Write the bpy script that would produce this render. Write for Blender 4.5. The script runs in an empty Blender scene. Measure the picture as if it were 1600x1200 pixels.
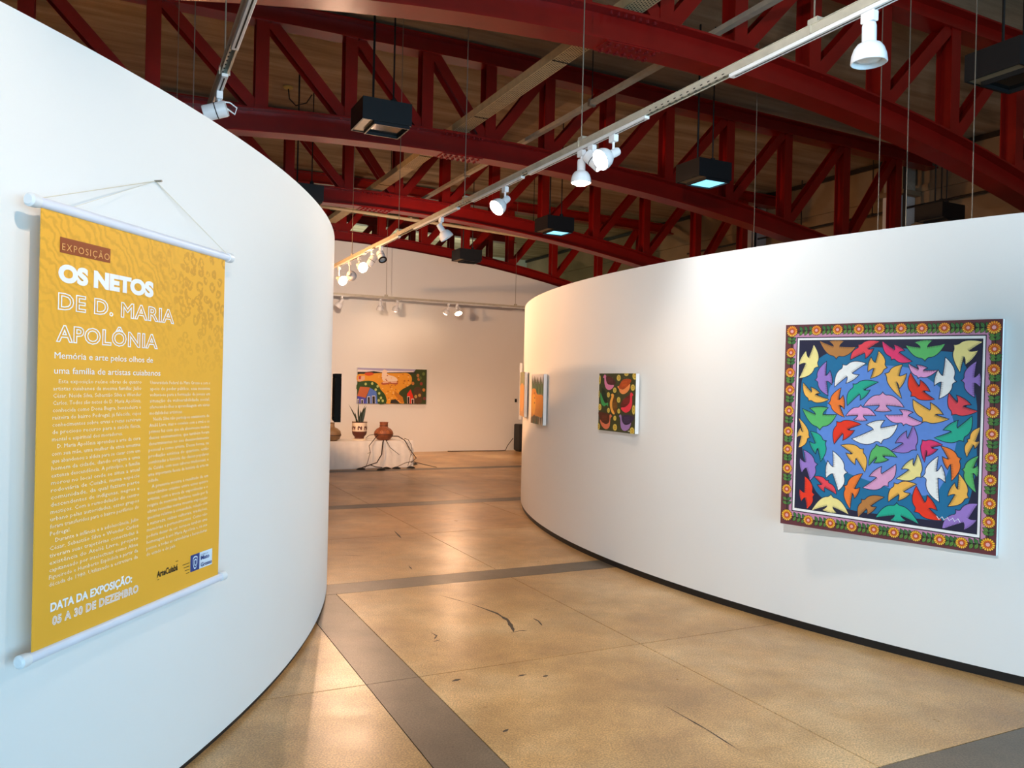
import bpy, bmesh, math, random
from mathutils import Vector, Matrix
from math import sin, cos, pi, radians, hypot, atan2

random.seed(7)
SC = bpy.context.scene
COL = SC.collection
YAW = 0.457972792            # the hall's own grid is turned against the camera
EU = Vector((-sin(YAW), cos(YAW), 0)); EV = Vector((cos(YAW), sin(YAW), 0))

# ------------------------------------------------------------------ camera
cam_d = bpy.data.cameras.new('camera'); cam = bpy.data.objects.new('camera', cam_d); COL.objects.link(cam)
roll, pitch = -0.0229409920, -0.00156124708
fw = Vector((0, cos(pitch), sin(pitch))); rt = Vector((1, 0, 0)); up = rt.cross(fw)
r2 = rt * cos(roll) - up * sin(roll); u2 = rt * sin(roll) + up * cos(roll)
M = Matrix((r2, u2, -fw)).transposed().to_4x4(); M.translation = Vector((0, 0, 1.6))
cam.matrix_world = M
cam_d.sensor_width = 36; cam_d.lens = 1256.25 / 1600 * 36; cam_d.clip_start = .05; cam_d.clip_end = 200
SC.camera = cam

# ------------------------------------------------------------------ world, exposure, large lights
def lin(c):
    return tuple((x / 12.92 if x <= .04045 else ((x + .055) / 1.055) ** 2.4) for x in (v / 255 for v in c))
w = bpy.data.worlds.new('world'); SC.world = w; w.use_nodes = True
bg = w.node_tree.nodes['Background']; bg.inputs[0].default_value = (.55, .74, 1, 1); bg.inputs[1].default_value = .2
SC.view_settings.view_transform = 'Standard'; SC.view_settings.look = 'None'
SC.view_settings.gamma = 1; SC.view_settings.use_curve_mapping = False
SC.view_settings.exposure = 0.75
SC.cycles.use_denoising = True
SC.cycles.max_bounces = 8; SC.cycles.diffuse_bounces = 5
SC.cycles.sample_clamp_indirect = 6

def W(u, v, z=0.0):
    return EU * u + EV * v + Vector((0, 0, z))

def area(name, loc, target, sx, sy, power, col, spread=180):
    d = bpy.data.lights.new(name, 'AREA'); d.shape = 'RECTANGLE'; d.size = sx; d.size_y = sy
    d.energy = power; d.color = col; d.spread = radians(spread)
    o = bpy.data.objects.new(name, d); COL.objects.link(o); o.location = loc
    o.rotation_euler = (Vector(target) - Vector(loc)).to_track_quat('-Z', 'Y').to_euler()
    return o
# daylight through the open front of the hall behind the camera
area('daylight_front', W(-3.9, 3.6, 1.3), W(4, 3.4, 1.0), 11, 2.4, 180, (.40, .74, 1), 115)
# daylight falling through roof lights over the bay behind the end wall
area('daylight_rear', W(22.6, 4.4, 5.7), W(26, 4.4, 4.2), 12, 1.2, 330, (.86, 1, .88), 150)

# ------------------------------------------------------------------ materials
def mat(name, rgb, rough=.6, metal=0, noise=None, bump=None, spec=.5, emit=None, estr=0, coords='Object'):
    """noise = (scale, amount, detail) darkens / lightens the base colour; bump = (scale, strength)"""
    m = bpy.data.materials.new(name); m.use_nodes = True
    nt = m.node_tree; b = nt.nodes['Principled BSDF']
    c = (*lin(rgb), 1)
    b.inputs['Base Color'].default_value = c; b.inputs['Roughness'].default_value = rough
    b.inputs['Metallic'].default_value = metal; b.inputs['Specular IOR Level'].default_value = spec
    tc = nt.nodes.new('ShaderNodeTexCoord')
    if noise is None: noise = (9, .05, 3)
    n = nt.nodes.new('ShaderNodeTexNoise'); n.inputs['Scale'].default_value = noise[0]; n.inputs['Detail'].default_value = noise[2]
    nt.links.new(tc.outputs[coords], n.inputs['Vector'])
    mr = nt.nodes.new('ShaderNodeMapRange'); mr.inputs[1].default_value = .25; mr.inputs[2].default_value = .75
    mr.inputs[3].default_value = 1 - noise[1]; mr.inputs[4].default_value = 1 + noise[1]
    nt.links.new(n.outputs['Fac'], mr.inputs[0])
    mx = nt.nodes.new('ShaderNodeVectorMath'); mx.operation = 'SCALE'; mx.inputs[0].default_value = c[:3]
    nt.links.new(mr.outputs[0], mx.inputs['Scale']); nt.links.new(mx.outputs[0], b.inputs['Base Color'])
    if bump:
        n2 = nt.nodes.new('ShaderNodeTexNoise'); n2.inputs['Scale'].default_value = bump[0]; n2.inputs['Detail'].default_value = 6
        nt.links.new(tc.outputs[coords], n2.inputs['Vector'])
        bp = nt.nodes.new('ShaderNodeBump'); bp.inputs['Strength'].default_value = bump[1]; bp.inputs['Distance'].default_value = .01
        nt.links.new(n2.outputs['Fac'], bp.inputs['Height']); nt.links.new(bp.outputs[0], b.inputs['Normal'])
    if emit:
        b.inputs['Emission Color'].default_value = (*lin(emit), 1); b.inputs['Emission Strength'].default_value = estr
    return m

MT = {}
MT['wall'] = mat('painted_wall', (236, 236, 234), .62, noise=(1.2, .012, 2), bump=(60, .03))
MT['rough_wall'] = mat('bare_side_wall', (150, 128, 100), .9, noise=(1.5, .18, 5), bump=(12, .3))
MT['black'] = mat('black_paint', (14, 14, 16), .5)
MT['box'] = mat('black_fixture', (17, 19, 22), .55)
MT['white'] = mat('white_plastic', (232, 236, 240), .35)
MT['rail'] = mat('white_rail', (222, 224, 224), .4)
MT['alu'] = mat('galvanised', (196, 190, 172), .4, metal=.3, noise=(14, .12, 4))
MT['tray'] = mat('cable_tray', (206, 186, 144), .5, metal=.0, noise=(10, .15, 4))
MT['trayhole'] = mat('tray_hole', (40, 32, 24), .8)
MT['wire'] = mat('steel_wire', (150, 140, 125), .4, metal=.6)
MT['cable'] = mat('black_cable', (16, 16, 16), .5)
MT['pipe'] = mat('pale_pipe', (190, 172, 138), .5)
MT['darkpipe'] = mat('dark_pipe', (38, 32, 28), .5)
MT['steel'] = mat('red_steel', (144, 20, 13), .3, noise=(5, .14, 5), bump=(30, .03), spec=.6)
MT['bolt'] = mat('red_bolt', (120, 22, 24), .45)
MT['banner_rod'] = mat('banner_rod', (225, 230, 244), .35)
MT['canvas'] = mat('canvas_side', (238, 238, 236), .7)
MT['twig'] = mat('twig', (42, 30, 26), .8)
MT['leaf'] = mat('leaf', (34, 46, 30), .5, noise=(30, .3, 3))
MT['cloth'] = mat('white_cloth', (236, 232, 226), .8)
MT['soil'] = mat('soil', (40, 30, 24), .9)
MT['frame_black'] = mat('frame_black', (20, 17, 15), .9, spec=.1)
MT['bulb'] = mat('bulb_on', (255, 240, 220), .4, emit=(255, 226, 190), estr=34)
MT['bulb_cool'] = mat('bulb_cool', (255, 255, 255), .4, emit=(240, 246, 255), estr=22)
MT['bulb_off'] = mat('bulb_off', (205, 205, 200), .15)
MT['sheen_glass'] = mat('sheen_lens', (150, 200, 220), .15, emit=(120, 205, 240), estr=1.15, noise=(7, .35, 3))  # pale blue emission stands in for sky reflected in the lens
MT['dark_glass'] = mat('unlit_lens', (26, 27, 26), .12)
MT['boxrim'] = mat('fixture_rim', (150, 130, 100), .5)

def concrete(name, c1, c2, c3, rough_lo, rough_hi, sc=1.0, speck=.5, bump=.05, stretch=None, spec=.5, mott=0):
    m = bpy.data.materials.new(name); m.use_nodes = True; nt = m.node_tree; b = nt.nodes['Principled BSDF']
    g = nt.nodes.new('ShaderNodeNewGeometry')
    vec = g.outputs['Position']
    if stretch:
        rot = nt.nodes.new('ShaderNodeVectorRotate'); rot.rotation_type = 'Z_AXIS'; rot.inputs['Angle'].default_value = -YAW
        nt.links.new(vec, rot.inputs[0])
        mp = nt.nodes.new('ShaderNodeMapping'); mp.inputs['Scale'].default_value = stretch
        nt.links.new(rot.outputs[0], mp.inputs[0]); vec = mp.outputs[0]
    def nz(scale, det=5, rg=.6):
        n = nt.nodes.new('ShaderNodeTexNoise'); n.inputs['Scale'].default_value = scale; n.inputs['Detail'].default_value = det
        n.inputs['Roughness'].default_value = rg; nt.links.new(vec, n.inputs['Vector']); return n
    n1 = nz(.9 * sc); r1 = nt.nodes.new('ShaderNodeValToRGB')
    r1.color_ramp.elements[0].position = .32; r1.color_ramp.elements[0].color = (*lin(c1), 1)
    r1.color_ramp.elements[1].position = .66; r1.color_ramp.elements[1].color = (*lin(c3), 1)
    e = r1.color_ramp.elements.new(.5); e.color = (*lin(c2), 1)
    nt.links.new(n1.outputs['Fac'], r1.inputs[0])
    n2 = nz(120 * sc, 2); r2_ = nt.nodes.new('ShaderNodeMapRange'); r2_.inputs[1].default_value = .38; r2_.inputs[2].default_value = .62
    r2_.inputs[3].default_value = 1 - .22 * speck; r2_.inputs[4].default_value = 1 + .22 * speck
    nt.links.new(n2.outputs['Fac'], r2_.inputs[0])
    n3 = nz(6 * sc, 8, .7); r3 = nt.nodes.new('ShaderNodeMapRange'); r3.inputs[1].default_value = .3; r3.inputs[2].default_value = .7
    r3.inputs[3].default_value = .94; r3.inputs[4].default_value = 1.05
    nt.links.new(n3.outputs['Fac'], r3.inputs[0])
    mu = nt.nodes.new('ShaderNodeMath'); mu.operation = 'MULTIPLY'
    nt.links.new(r2_.outputs[0], mu.inputs[0]); nt.links.new(r3.outputs[0], mu.inputs[1])
    if mott:          # worn and damp-looking patches, and scattered dark pits
        n4 = nz(2.3, 9, .72); r4 = nt.nodes.new('ShaderNodeMapRange'); r4.inputs[1].default_value = .40; r4.inputs[2].default_value = .60
        r4.inputs[3].default_value = 1 - mott; r4.inputs[4].default_value = 1 + mott * .8; nt.links.new(n4.outputs['Fac'], r4.inputs[0])
        n6 = nz(34, 3, .6); r6 = nt.nodes.new('ShaderNodeMapRange'); r6.inputs[1].default_value = .28; r6.inputs[2].default_value = .34
        r6.inputs[3].default_value = .72; r6.inputs[4].default_value = 1; nt.links.new(n6.outputs['Fac'], r6.inputs[0])
        for rr_ in (r4, r6):
            mu2 = nt.nodes.new('ShaderNodeMath'); mu2.operation = 'MULTIPLY'
            nt.links.new(mu.outputs[0], mu2.inputs[0]); nt.links.new(rr_.outputs[0], mu2.inputs[1]); mu = mu2
    sm = nt.nodes.new('ShaderNodeVectorMath'); sm.operation = 'SCALE'
    nt.links.new(r1.outputs[0], sm.inputs[0]); nt.links.new(mu.outputs[0], sm.inputs['Scale'])
    nt.links.new(sm.outputs[0], b.inputs['Base Color'])
    rr = nt.nodes.new('ShaderNodeMapRange'); rr.inputs[1].default_value = .3; rr.inputs[2].default_value = .7
    rr.inputs[3].default_value = rough_lo; rr.inputs[4].default_value = rough_hi
    nt.links.new(n3.outputs['Fac'], rr.inputs[0]); nt.links.new(rr.outputs[0], b.inputs['Roughness'])
    bp = nt.nodes.new('ShaderNodeBump'); bp.inputs['Strength'].default_value = bump; bp.inputs['Distance'].default_value = .004
    nt.links.new(n3.outputs['Fac'], bp.inputs['Height']); nt.links.new(bp.outputs[0], b.inputs['Normal'])
    b.inputs['Specular IOR Level'].default_value = spec
    return m
MT['slab'] = concrete('polished_concrete', (160, 122, 78), (188, 149, 98), (208, 176, 130), .27, .36, sc=1.0, speck=1.3, bump=.01, spec=.42, mott=.13)
MT['band'] = concrete('dark_concrete_band', (84, 74, 60), (98, 86, 70), (114, 100, 82), .34, .42, mott=.12, speck=1.2, bump=.02)
MT['joint'] = mat('joint_fill', (58, 42, 28), .95, spec=.1)
MT['slab_soffit'] = concrete('board_marked_concrete', (138, 122, 98), (172, 152, 124), (192, 174, 146), .8, .95, sc=1.1, speck=.4, bump=.6, stretch=(.35, 3.4, 1), spec=.2)
MT['scuff'] = mat('scuff', (58, 46, 36), .6)
MT['stain'] = mat('stain', (120, 100, 74), .45, noise=(40, .3, 6))

# ------------------------------------------------------------------ helpers
def new_obj(name, me, parent=None, mats=(), loc=None):
    o = bpy.data.objects.new(name, me); COL.objects.link(o)
    if me is not None:
        for m in mats: me.materials.append(m)
    if parent is not None: o.parent = parent
    if loc is not None: o.location = loc
    return o
def thing(name, label, cat, loc=(0, 0, 0), rotz=0, group=None, mw=None):
    o = bpy.data.objects.new(name, None); COL.objects.link(o); o.empty_display_size = .1
    if mw is not None: o.matrix_world = mw
    else: o.location = loc; o.rotation_euler = (0, 0, rotz)
    o['label'] = label; o['category'] = cat
    if group: o['group'] = group
    return o
def tag(o, label, cat, group=None):
    o['label'] = label; o['category'] = cat
    if group: o['group'] = group
    return o
class MB:
    def __init__(s): s.v = []; s.f = []; s.m = []
    def poly(s, pts, mi=0):
        b = len(s.v); s.v += [tuple(p) for p in pts]; s.f.append(tuple(range(b, b + len(pts)))); s.m.append(mi)
    def box(s, x0, x1, y0, y1, z0, z1, mi=0, T=None):
        P = [Vector((x, y, z)) for z in (z0, z1) for y in (y0, y1) for x in (x0, x1)]
        if T is not None: P = [T @ p for p in P]
        b = len(s.v); s.v += [tuple(p) for p in P]
        for q in ((0, 2, 3, 1), (4, 5, 7, 6), (0, 1, 5, 4), (2, 6, 7, 3), (0, 4, 6, 2), (1, 3, 7, 5)):
            s.f.append(tuple(b + i for i in q)); s.m.append(mi)
    def lathe(s, prof, seg=24, mi=0, T=None, cap=True):
        b = len(s.v)
        for r, z in prof:
            for k in range(seg):
                a = 2 * pi * k / seg; p = Vector((r * cos(a), r * sin(a), z))
                s.v.append(tuple(T @ p if T is not None else p))
        for i in range(len(prof) - 1):
            for k in range(seg):
                k2 = (k + 1) % seg
                s.f.append((b + i * seg + k, b + i * seg + k2, b + (i + 1) * seg + k2, b + (i + 1) * seg + k)); s.m.append(mi)
        if cap:
            s.f.append(tuple(b + k for k in reversed(range(seg)))); s.m.append(mi)
            s.f.append(tuple(b + (len(prof) - 1) * seg + k for k in range(seg))); s.m.append(mi)
    def tube(s, pts, r, seg=8, mi=0, r2=None):
        pts = [Vector(p) for p in pts]; n = len(pts); b = len(s.v); prev = None
        for i, p in enumerate(pts):
            d = (pts[min(i + 1, n - 1)] - pts[max(i - 1, 0)]).normalized()
            if prev is None:
                a = Vector((0, 0, 1)) if abs(d.z) < .9 else Vector((1, 0, 0)); prev = d.cross(a).normalized()
            x = (prev - d * prev.dot(d)).normalized(); y = d.cross(x); prev = x
            rr = r if r2 is None else r + (r2 - r) * i / (n - 1)
            for k in range(seg):
                a = 2 * pi * k / seg; s.v.append(tuple(p + x * (rr * cos(a)) + y * (rr * sin(a))))
        for i in range(n - 1):
            for k in range(seg):
                k2 = (k + 1) % seg; s.f.append((b + i * seg + k, b + i * seg + k2, b + (i + 1) * seg + k2, b + (i + 1) * seg + k)); s.m.append(mi)
        s.f.append(tuple(b + k for k in reversed(range(seg)))); s.m.append(mi)
        s.f.append(tuple(b + (n - 1) * seg + k for k in range(seg))); s.m.append(mi)
    def build(s, name, mats, parent=None, smooth=False, loc=None, bevel=0):
        me = bpy.data.meshes.new(name); me.from_pydata(s.v, [], s.f); me.update()
        if not isinstance(mats, (list, tuple)): mats = [mats]
        for m in mats: me.materials.append(m)
        me.polygons.foreach_set('material_index', s.m)
        if smooth: me.shade_smooth() if hasattr(me, 'shade_smooth') else None
        if smooth:
            me.polygons.foreach_set('use_smooth', [True] * len(s.f))
            try: me.set_sharp_from_angle(angle=radians(40))
            except Exception: pass
        o = bpy.data.objects.new(name, me); COL.objects.link(o)
        if parent is not None: o.parent = parent
        if loc is not None: o.location = loc
        if bevel:
            bv = o.modifiers.new('bevel', 'BEVEL'); bv.width = bevel; bv.segments = 2; bv.limit_method = 'ANGLE'
        return o
def structure(o): o['kind'] = 'structure'; return o
def gridroot(o):                       # local x = across the hall (v), local y = along it (u)
    o.rotation_euler = (0, 0, YAW); return o
def aim(d):                            # rotation taking local -Z to direction d
    return Vector(d).normalized().to_track_quat('-Z', 'Y').to_matrix().to_4x4()

# ------------------------------------------------------------------ floor
UL, UR = -4.0, 26.0; VL, VR = -4.5, 13.3; ZC = 6.06
b = MB(); b.box(VL, VR, UL, UR, -.3, -.004)
floor = structure(gridroot(b.build('floor', MT['joint'])))
def slabcells():
    us = [1.0 - 2.78]
    ulist = []; vlist = []
    for k in range(-2, 7):
        u0 = 2.07 + 3.847 * k
        ulist += [(u0, u0 + .29, 'b'), (u0 + .29, u0 + 2.03, 's'), (u0 + 2.03, u0 + 3.847, 's')]
    v = -4.5 + .0
    vlist = [(-4.5, -3.13, 's'), (-3.13, -1.68, 's'), (-1.68, -.24, 's'), (-.24, 1.21, 's'), (1.21, 1.5, 'b'), (1.5, 2.95, 's'), (2.95, 4.40, 's'),
             (4.40, 5.85, 's'), (5.85, 7.3, 's'), (7.3, 8.75, 's'), (8.75, 10.2, 's'), (10.2, 11.65, 's'), (11.65, 13.3, 's')]
    return ulist, vlist
ul, vl = slabcells(); cache = {}
for (a, b_, tu) in ul:
    a = max(a, UL); b_ = min(b_, UR)
    if b_ <= a: continue
    if tu == 'b':
        m = MB(); g = .002
        m.box(VL, VR, a + g, b_ - g, -.01, 0); m.build('floor_band', MT['band'], floor); continue
    for (c, d, tv) in vl:
        m = MB(); g = .003 if tv == 's' else .002
        m.box(c + g, d - g, a + g, b_ - g, -.01, 0)
        m.build('floor_band' if tv == 'b' else 'floor_slab', MT['band'] if tv == 'b' else MT['slab'], floor)
def blob(u, v, ru, rv, ang, n=14, jag=.3, seed=1):
    rnd = random.Random(seed); out = []
    for k in range(n):
        a = 2 * pi * k / n; q = 1 + rnd.uniform(-jag, jag)
        x = rv * q * cos(a); y = ru * q * sin(a)
        out.append((v + x * cos(ang) - y * sin(ang), u + x * sin(ang) + y * cos(ang), .0006))
    return out
def streak(pts, w0, seed):            # a thin scraped mark: a tapering, wobbly ribbon just proud of the slab
    rnd = random.Random(seed); L = []; R_ = []
    n = len(pts)
    for i in range(n - 1):
        for s in range(4):
            t = s / 4; u = pts[i][0] + (pts[i + 1][0] - pts[i][0]) * t; v = pts[i][1] + (pts[i + 1][1] - pts[i][1]) * t
            k = (i + t) / (n - 1); w_ = w0 * (.25 + sin(pi * min(1, k * 1.05))) * rnd.uniform(.5, 1.2)
            d = Vector((pts[i + 1][1] - pts[i][1], pts[i + 1][0] - pts[i][0])).normalized(); q = Vector((-d.y, d.x))
            L.append((v + q.x * w_, u + q.y * w_, .0006)); R_.append((v - q.x * w_, u - q.y * w_, .0006))
    return L + [(pts[-1][1], pts[-1][0], .0006)] + R_[::-1]
for i, (pts, w0) in enumerate([
        ([(5.30, 2.33), (5.03, 2.40), (4.85, 2.40), (4.66, 2.345), (4.60, 2.32)], .012), ([(4.60, 2.30), (4.615, 2.37), (4.60, 2.42)], .006),
        ([(5.62, 2.2), (5.45, 2.27), (5.28, 2.34)], .003), ([(4.66, 2.56), (4.76, 2.585), (4.83, 2.58)], .007),
        ([(4.66, 1.80), (4.72, 1.84), (4.80, 1.83)], .006), ([(4.62, 1.78), (4.64, 1.83)], .005), ([(3.26, 2.5), (2.95, 2.51), (2.68, 2.5)], .004),
        ([(8.17, 2.68), (7.95, 2.65), (7.75, 2.62)], .008), ([(3.97, 1.64), (3.985, 1.70)], .01), ([(3.9, 2.0), (3.91, 2.06)], .008),
        ([(3.84, 2.12), (3.85, 2.16)], .008), ([(3.3, 1.62), (3.32, 1.66)], .007), ([(6.6, 2.3), (6.45, 2.28)], .006), ([(7.2, 1.9), (7.1, 2.05)], .006)]):
    m = MB(); m.poly(streak(pts, w0, i + 3)); m.build('scuff_mark', MT['scuff'], floor)

# ------------------------------------------------------------------ curved exhibition walls
def ring_wall(name, C, r, a0, a1, H, T, base_h, base_mat, side_name, nseg=140):
    m = MB(); mb = MB()
    def P(a, rr, z): return (C[0] + rr * cos(a), C[1] + rr * sin(a), z)
    for k in range(nseg):
        A = a0 + (a1 - a0) * k / nseg; B = a0 + (a1 - a0) * (k + 1) / nseg
        for (r0, r1, z0, z1, q) in ((r, r - T, base_h, H, m), (r - .012, r - T + .012, 0, base_h, mb)):
            q.poly([P(A, r0, z0), P(B, r0, z0), P(B, r0, z1), P(A, r0, z1)])
            q.poly([P(B, r1, z0), P(A, r1, z0), P(A, r1, z1), P(B, r1, z1)])
            q.poly([P(A, r0, z1), P(B, r0, z1), P(B, r1, z1), P(A, r1, z1)])
            q.poly([P(B, r0, z0), P(A, r0, z0), P(A, r1, z0), P(B, r1, z0)])
    for q, r0, r1, z0, z1 in ((m, r, r - T, base_h, H), (mb, r - .012, r - T + .012, 0, base_h)):
        for A in (a0, a1): q.poly([P(A, r0, z0), P(A, r1, z0), P(A, r1, z1), P(A, r0, z1)])
    for q, nm, mt in ((m, name, MT['wall']), (mb, side_name, base_mat)):
        o = q.build(nm, mt, smooth=True)
        bm = bmesh.new(); bm.from_mesh(o.data); bmesh.ops.remove_doubles(bm, verts=bm.verts, dist=1e-5); bmesh.ops.recalc_face_normals(bm, faces=bm.faces)
        bm.to_mesh(o.data); bm.free()
        o.data.polygons.foreach_set('use_smooth', [True] * len(o.data.polygons)); o.data.set_sharp_from_angle(angle=radians(40))
        structure(o)
LC = (-8.951, 4.464); LR = 7.755; RC = (8.765, 10.661); RR = 8.615
ring_wall('wall_left', LC, LR, -.75, 1.05, 2.665, .12, .028, MT['black'], 'baseboard_left')
ring_wall('wall_right', RC, RR, 2.25, 4.62, 2.605, .12, .052, MT['black'], 'baseboard_right')

# ------------------------------------------------------------------ hall shell
CH = {1: (-.0228502, .1946725, 4.15397), 2: (-.0153484, .1215614, 4.305), 3: (-.0157394, .1183613, 4.34257), 4: (-.0166936, .123078, 4.34409), 5: (-.0166936, .123078, 4.34409)}
def chord_z(k, v): a, b_, c = CH[k]; return a * v * v + b_ * v + c
m = MB()          # end wall, its top follows the underside of the arch above it
N = 48
for k in range(N):
    v0 = VL + (VR - VL) * k / N; v1 = VL + (VR - VL) * (k + 1) / N
    z0 = chord_z(4, v0) - .01; z1 = chord_z(4, v1) - .01
    m.poly([(v0, 17.12, 0), (v1, 17.12, 0), (v1, 17.12, z1), (v0, 17.12, z0)])
    m.poly([(v1, 17.34, 0), (v0, 17.34, 0), (v0, 17.34, z0), (v1, 17.34, z1)])
    m.poly([(v0, 17.12, z0), (v1, 17.12, z1), (v1, 17.34, z1), (v0, 17.34, z0)])
structure(gridroot(m.build('wall_end', MT['wall'])))
m = MB(); m.box(VR, VR + .3, UL, UR, 0, ZC)
for k in range(8):           # cast panels of the side wall: a stringcourse and recessed horizontal joints
    pass
m.box(VR - .05, VR, UL, UR, 5.30, 5.42); m.box(VR - .1, VR, UL, UR, 4.55, 4.72)
structure(gridroot(m.build('wall_side_right', MT['rough_wall'])))
m = MB(); m.box(VL - .3, VL, UL, UR, 0, ZC); structure(gridroot(m.build('wall_side_left', MT['rough_wall'])))
m = MB(); m.box(VL - .3, VR + .3, UR, UR + .3, 0, ZC); structure(gridroot(m.build('wall_far', mat('far_wall_paint', (176, 178, 158), .8, noise=(.8, .15, 4)))))
m = MB(); m.box(VL - .3, VR + .3, UL, UR + .3, ZC, ZC + .3); ceil = structure(gridroot(m.build('ceiling', MT['slab_soffit'])))
# shallow downstand strips of the cast ceiling, between the trusses
for k in range(0, 0):
    m = MB(); m.box(VL, VR, 5.97 + 3.847 * (k - 1) - .2, 5.97 + 3.847 * (k - 1) + .2, ZC - .035, ZC); m.build('ceiling_rib', MT['slab_soffit'], ceil)
# dark strip painting in the shadow gap where ceiling meets right wall
m = MB(); m.box(VR - .06, VR, UL, UR, ZC - .1, ZC - .02); structure(gridroot(m.build('shadow_gap_strip_1', MT['darkpipe'])))

# ------------------------------------------------------------------ roof trusses
def hmember(m, p0, p1, wid=.14, dep=.19, tf=.012, tw=.01, U=0):
    """H section from p0 to p1 (v, z), flanges facing along the hall"""
    p0 = Vector((p0[0], 0, p0[1])); p1 = Vector((p1[0], 0, p1[1])); d = p1 - p0; L = d.length; d.normalize()
    n = Vector((d.z, 0, -d.x)); T = Matrix((n, Vector((0, 1, 0)), d)).transposed().to_4x4(); T.translation = p0 + Vector((0, U, 0))
    m.box(-wid / 2, wid / 2, -dep / 2, -dep / 2 + tf, 0, L, T=T); m.box(-wid / 2, wid / 2, dep / 2 - tf, dep / 2, 0, L, T=T)
    m.box(-tw / 2, tw / 2, -dep / 2 + tf, dep / 2 - tf, 0, L, T=T)
def chord(m, zf, H, va, vb, wid, tf=.02, tw=.012, N=44):
    for (y0, y1, a, b_) in ((-wid / 2, wid / 2, 0, tf), (-wid / 2, wid / 2, H - tf, H), (-tw / 2, tw / 2, tf, H - tf)):
        base = len(m.v)
        for k in range(N + 1):
            v = va + (vb - va) * k / N; z = zf(v)
            m.v += [(v, y0, z + a), (v, y1, z + a), (v, y1, z + b_), (v, y0, z + b_)]
        for k in range(N):
            q = base + 4 * k
            for i in range(4):
                j = (i + 1) % 4; m.f.append((q + i, q + j, q + 4 + j, q + 4 + i)); m.m.append(0)
        m.f.append((base, base + 3, base + 2, base + 1)); m.m.append(0)
        q = base + 4 * N; m.f.append((q, q + 1, q + 2, q + 3)); m.m.append(0)
def topz(v): return 5.79 - .0155 * max(0, abs(v - 4.39) - .5)
OFF = [0, .89, 1.88, 2.93, 4.09, 5.30, 6.62, 7.9]
TR_LABEL = {1: 'nearest red steel arched truss, crossing the picture from top left to the right edge',
            2: 'second red steel arched truss, right behind the large black box light over the left wall',
            3: 'third red steel arched roof truss, behind the unlit bell lamp in mid track',
            4: 'red steel arched truss sitting right on top of the white end wall',
            5: 'farthest dark red truss seen in the bay beyond the end wall'}
for k in (1, 2, 3, 4, 5):
    U = 5.97 + 3.847 * (k - 1); sc = .965 if k == 1 else 1
    root = thing('roof_truss', TR_LABEL[k], 'roof truss', W(U, 0, 0), YAW)
    bz = lambda v, k=k: chord_z(k, v)
    tz = (lambda v: topz(v) - .1) if k == 1 else topz
    if k == 5: va, vb = -1, 10.5
    else: va, vb = VL + .02, VR - .02
    m = MB(); chord(m, bz, .285, va, vb, .25); m.build('bottom_chord', MT['steel'], root)
    m = MB(); chord(m, tz, .235, va, vb, .25); m.build('top_chord', MT['steel'], root)
    cs = 4.39 if k > 1 else 4.36
    V = sorted([cs] + [cs + s * o * sc for o in OFF[1:] for s in (-1, 1)]); V = [v for v in V if va < v < vb]
    for v in V:
        m = MB(); hmember(m, (v, bz(v) + .28), (v, tz(v) + .005), .15, .19); m.build('vertical_post', MT['steel'], root)
    for a, c in zip(V[:-1], V[1:]):
        lo, hi = (c, a) if c <= cs + .01 else (a, c)
        s = .11 if hi > lo else -.11
        m = MB(); hmember(m, (lo + s * .6, bz(lo) + .285), (hi - s * .9, tz(hi) + .0), .13, .17); m.build('diagonal_brace', MT['steel'], root)
    # bolted splice at mid span
    if k <= 4:
        v0, v1 = 3.72, 4.28; N = 6
        for dz in (-.012, .285):
            m = MB()
            for q in range(N):
                a = v0 + (v1 - v0) * q / N; c = v0 + (v1 - v0) * (q + 1) / N
                P = [(a, -.115, bz(a) + dz), (c, -.115, bz(c) + dz), (c, .115, bz(c) + dz), (a, .115, bz(a) + dz)]
                Q = [(x, y, z + .012) for x, y, z in P]; m.poly(P[::-1]); m.poly(Q)
                for i in range(4): j = (i + 1) % 4; m.poly([P[i], P[j], Q[j], Q[i]])
            m.build('splice_plate', MT['steel'], root)
        m = MB()
        for q in range(7):
            v = 3.77 + .077 * q
            for y in (-.085, -.045, .045, .085):
                T = Matrix.Translation((v, y, bz(v) - .03)); m.lathe([(.014, 0), (.014, .018)], 6, T=T)
            for y in (-.085, .085):
                T = Matrix.Translation((v, y, bz(v) + .265 - .03)); m.lathe([(.016, 0), (.016, .05)], 6, T=T)
        o = m.build('bolt_heads', MT['bolt'], root); o['kind'] = 'stuff'

# ------------------------------------------------------------------ trays and pipes in the roof
root = thing('cable_tray', 'wide perforated metal cable tray running away through the truss centres', 'cable tray', W(2, 4.02, 4.90), YAW)
L = 15.0
m = MB(); m.box(-.1, .1, 0, L, 0, .003); m.box(-.1, -.097, 0, L, 0, .09); m.box(.097, .1, 0, L, 0, .09); m.build('tray_channel', MT['tray'], root)
m = MB()
for i in range(int(9.5 / .035)):
    for j in range(7):
        x = -.075 + j * .025; y = .5 + i * .035 + (.0175 if j % 2 else 0)
        m.poly([(x - .0065, y - .009, -.0006), (x - .0065, y + .009, -.0006), (x + .0065, y + .009, -.0006), (x + .0065, y - .009, -.0006)])
o = m.build('perforations', MT['trayhole'], root); o['kind'] = 'stuff'
for y in (1.2, 3.2, 5.2, 7.2, 9.2, 11.2):
    m = MB(); m.box(-.093, .093, y, y + .02, -.004, -.001); m.build('joint_strip', MT['trayhole'], root)
root = thing('conduit_channel', 'thin pale steel channel running away beside the perforated tray', 'conduit', W(2, 5.03, 4.93), YAW)
m = MB(); m.box(-.035, .035, 0, 12.2, 0, .05); m.build('channel', MT['alu'], root)
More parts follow.
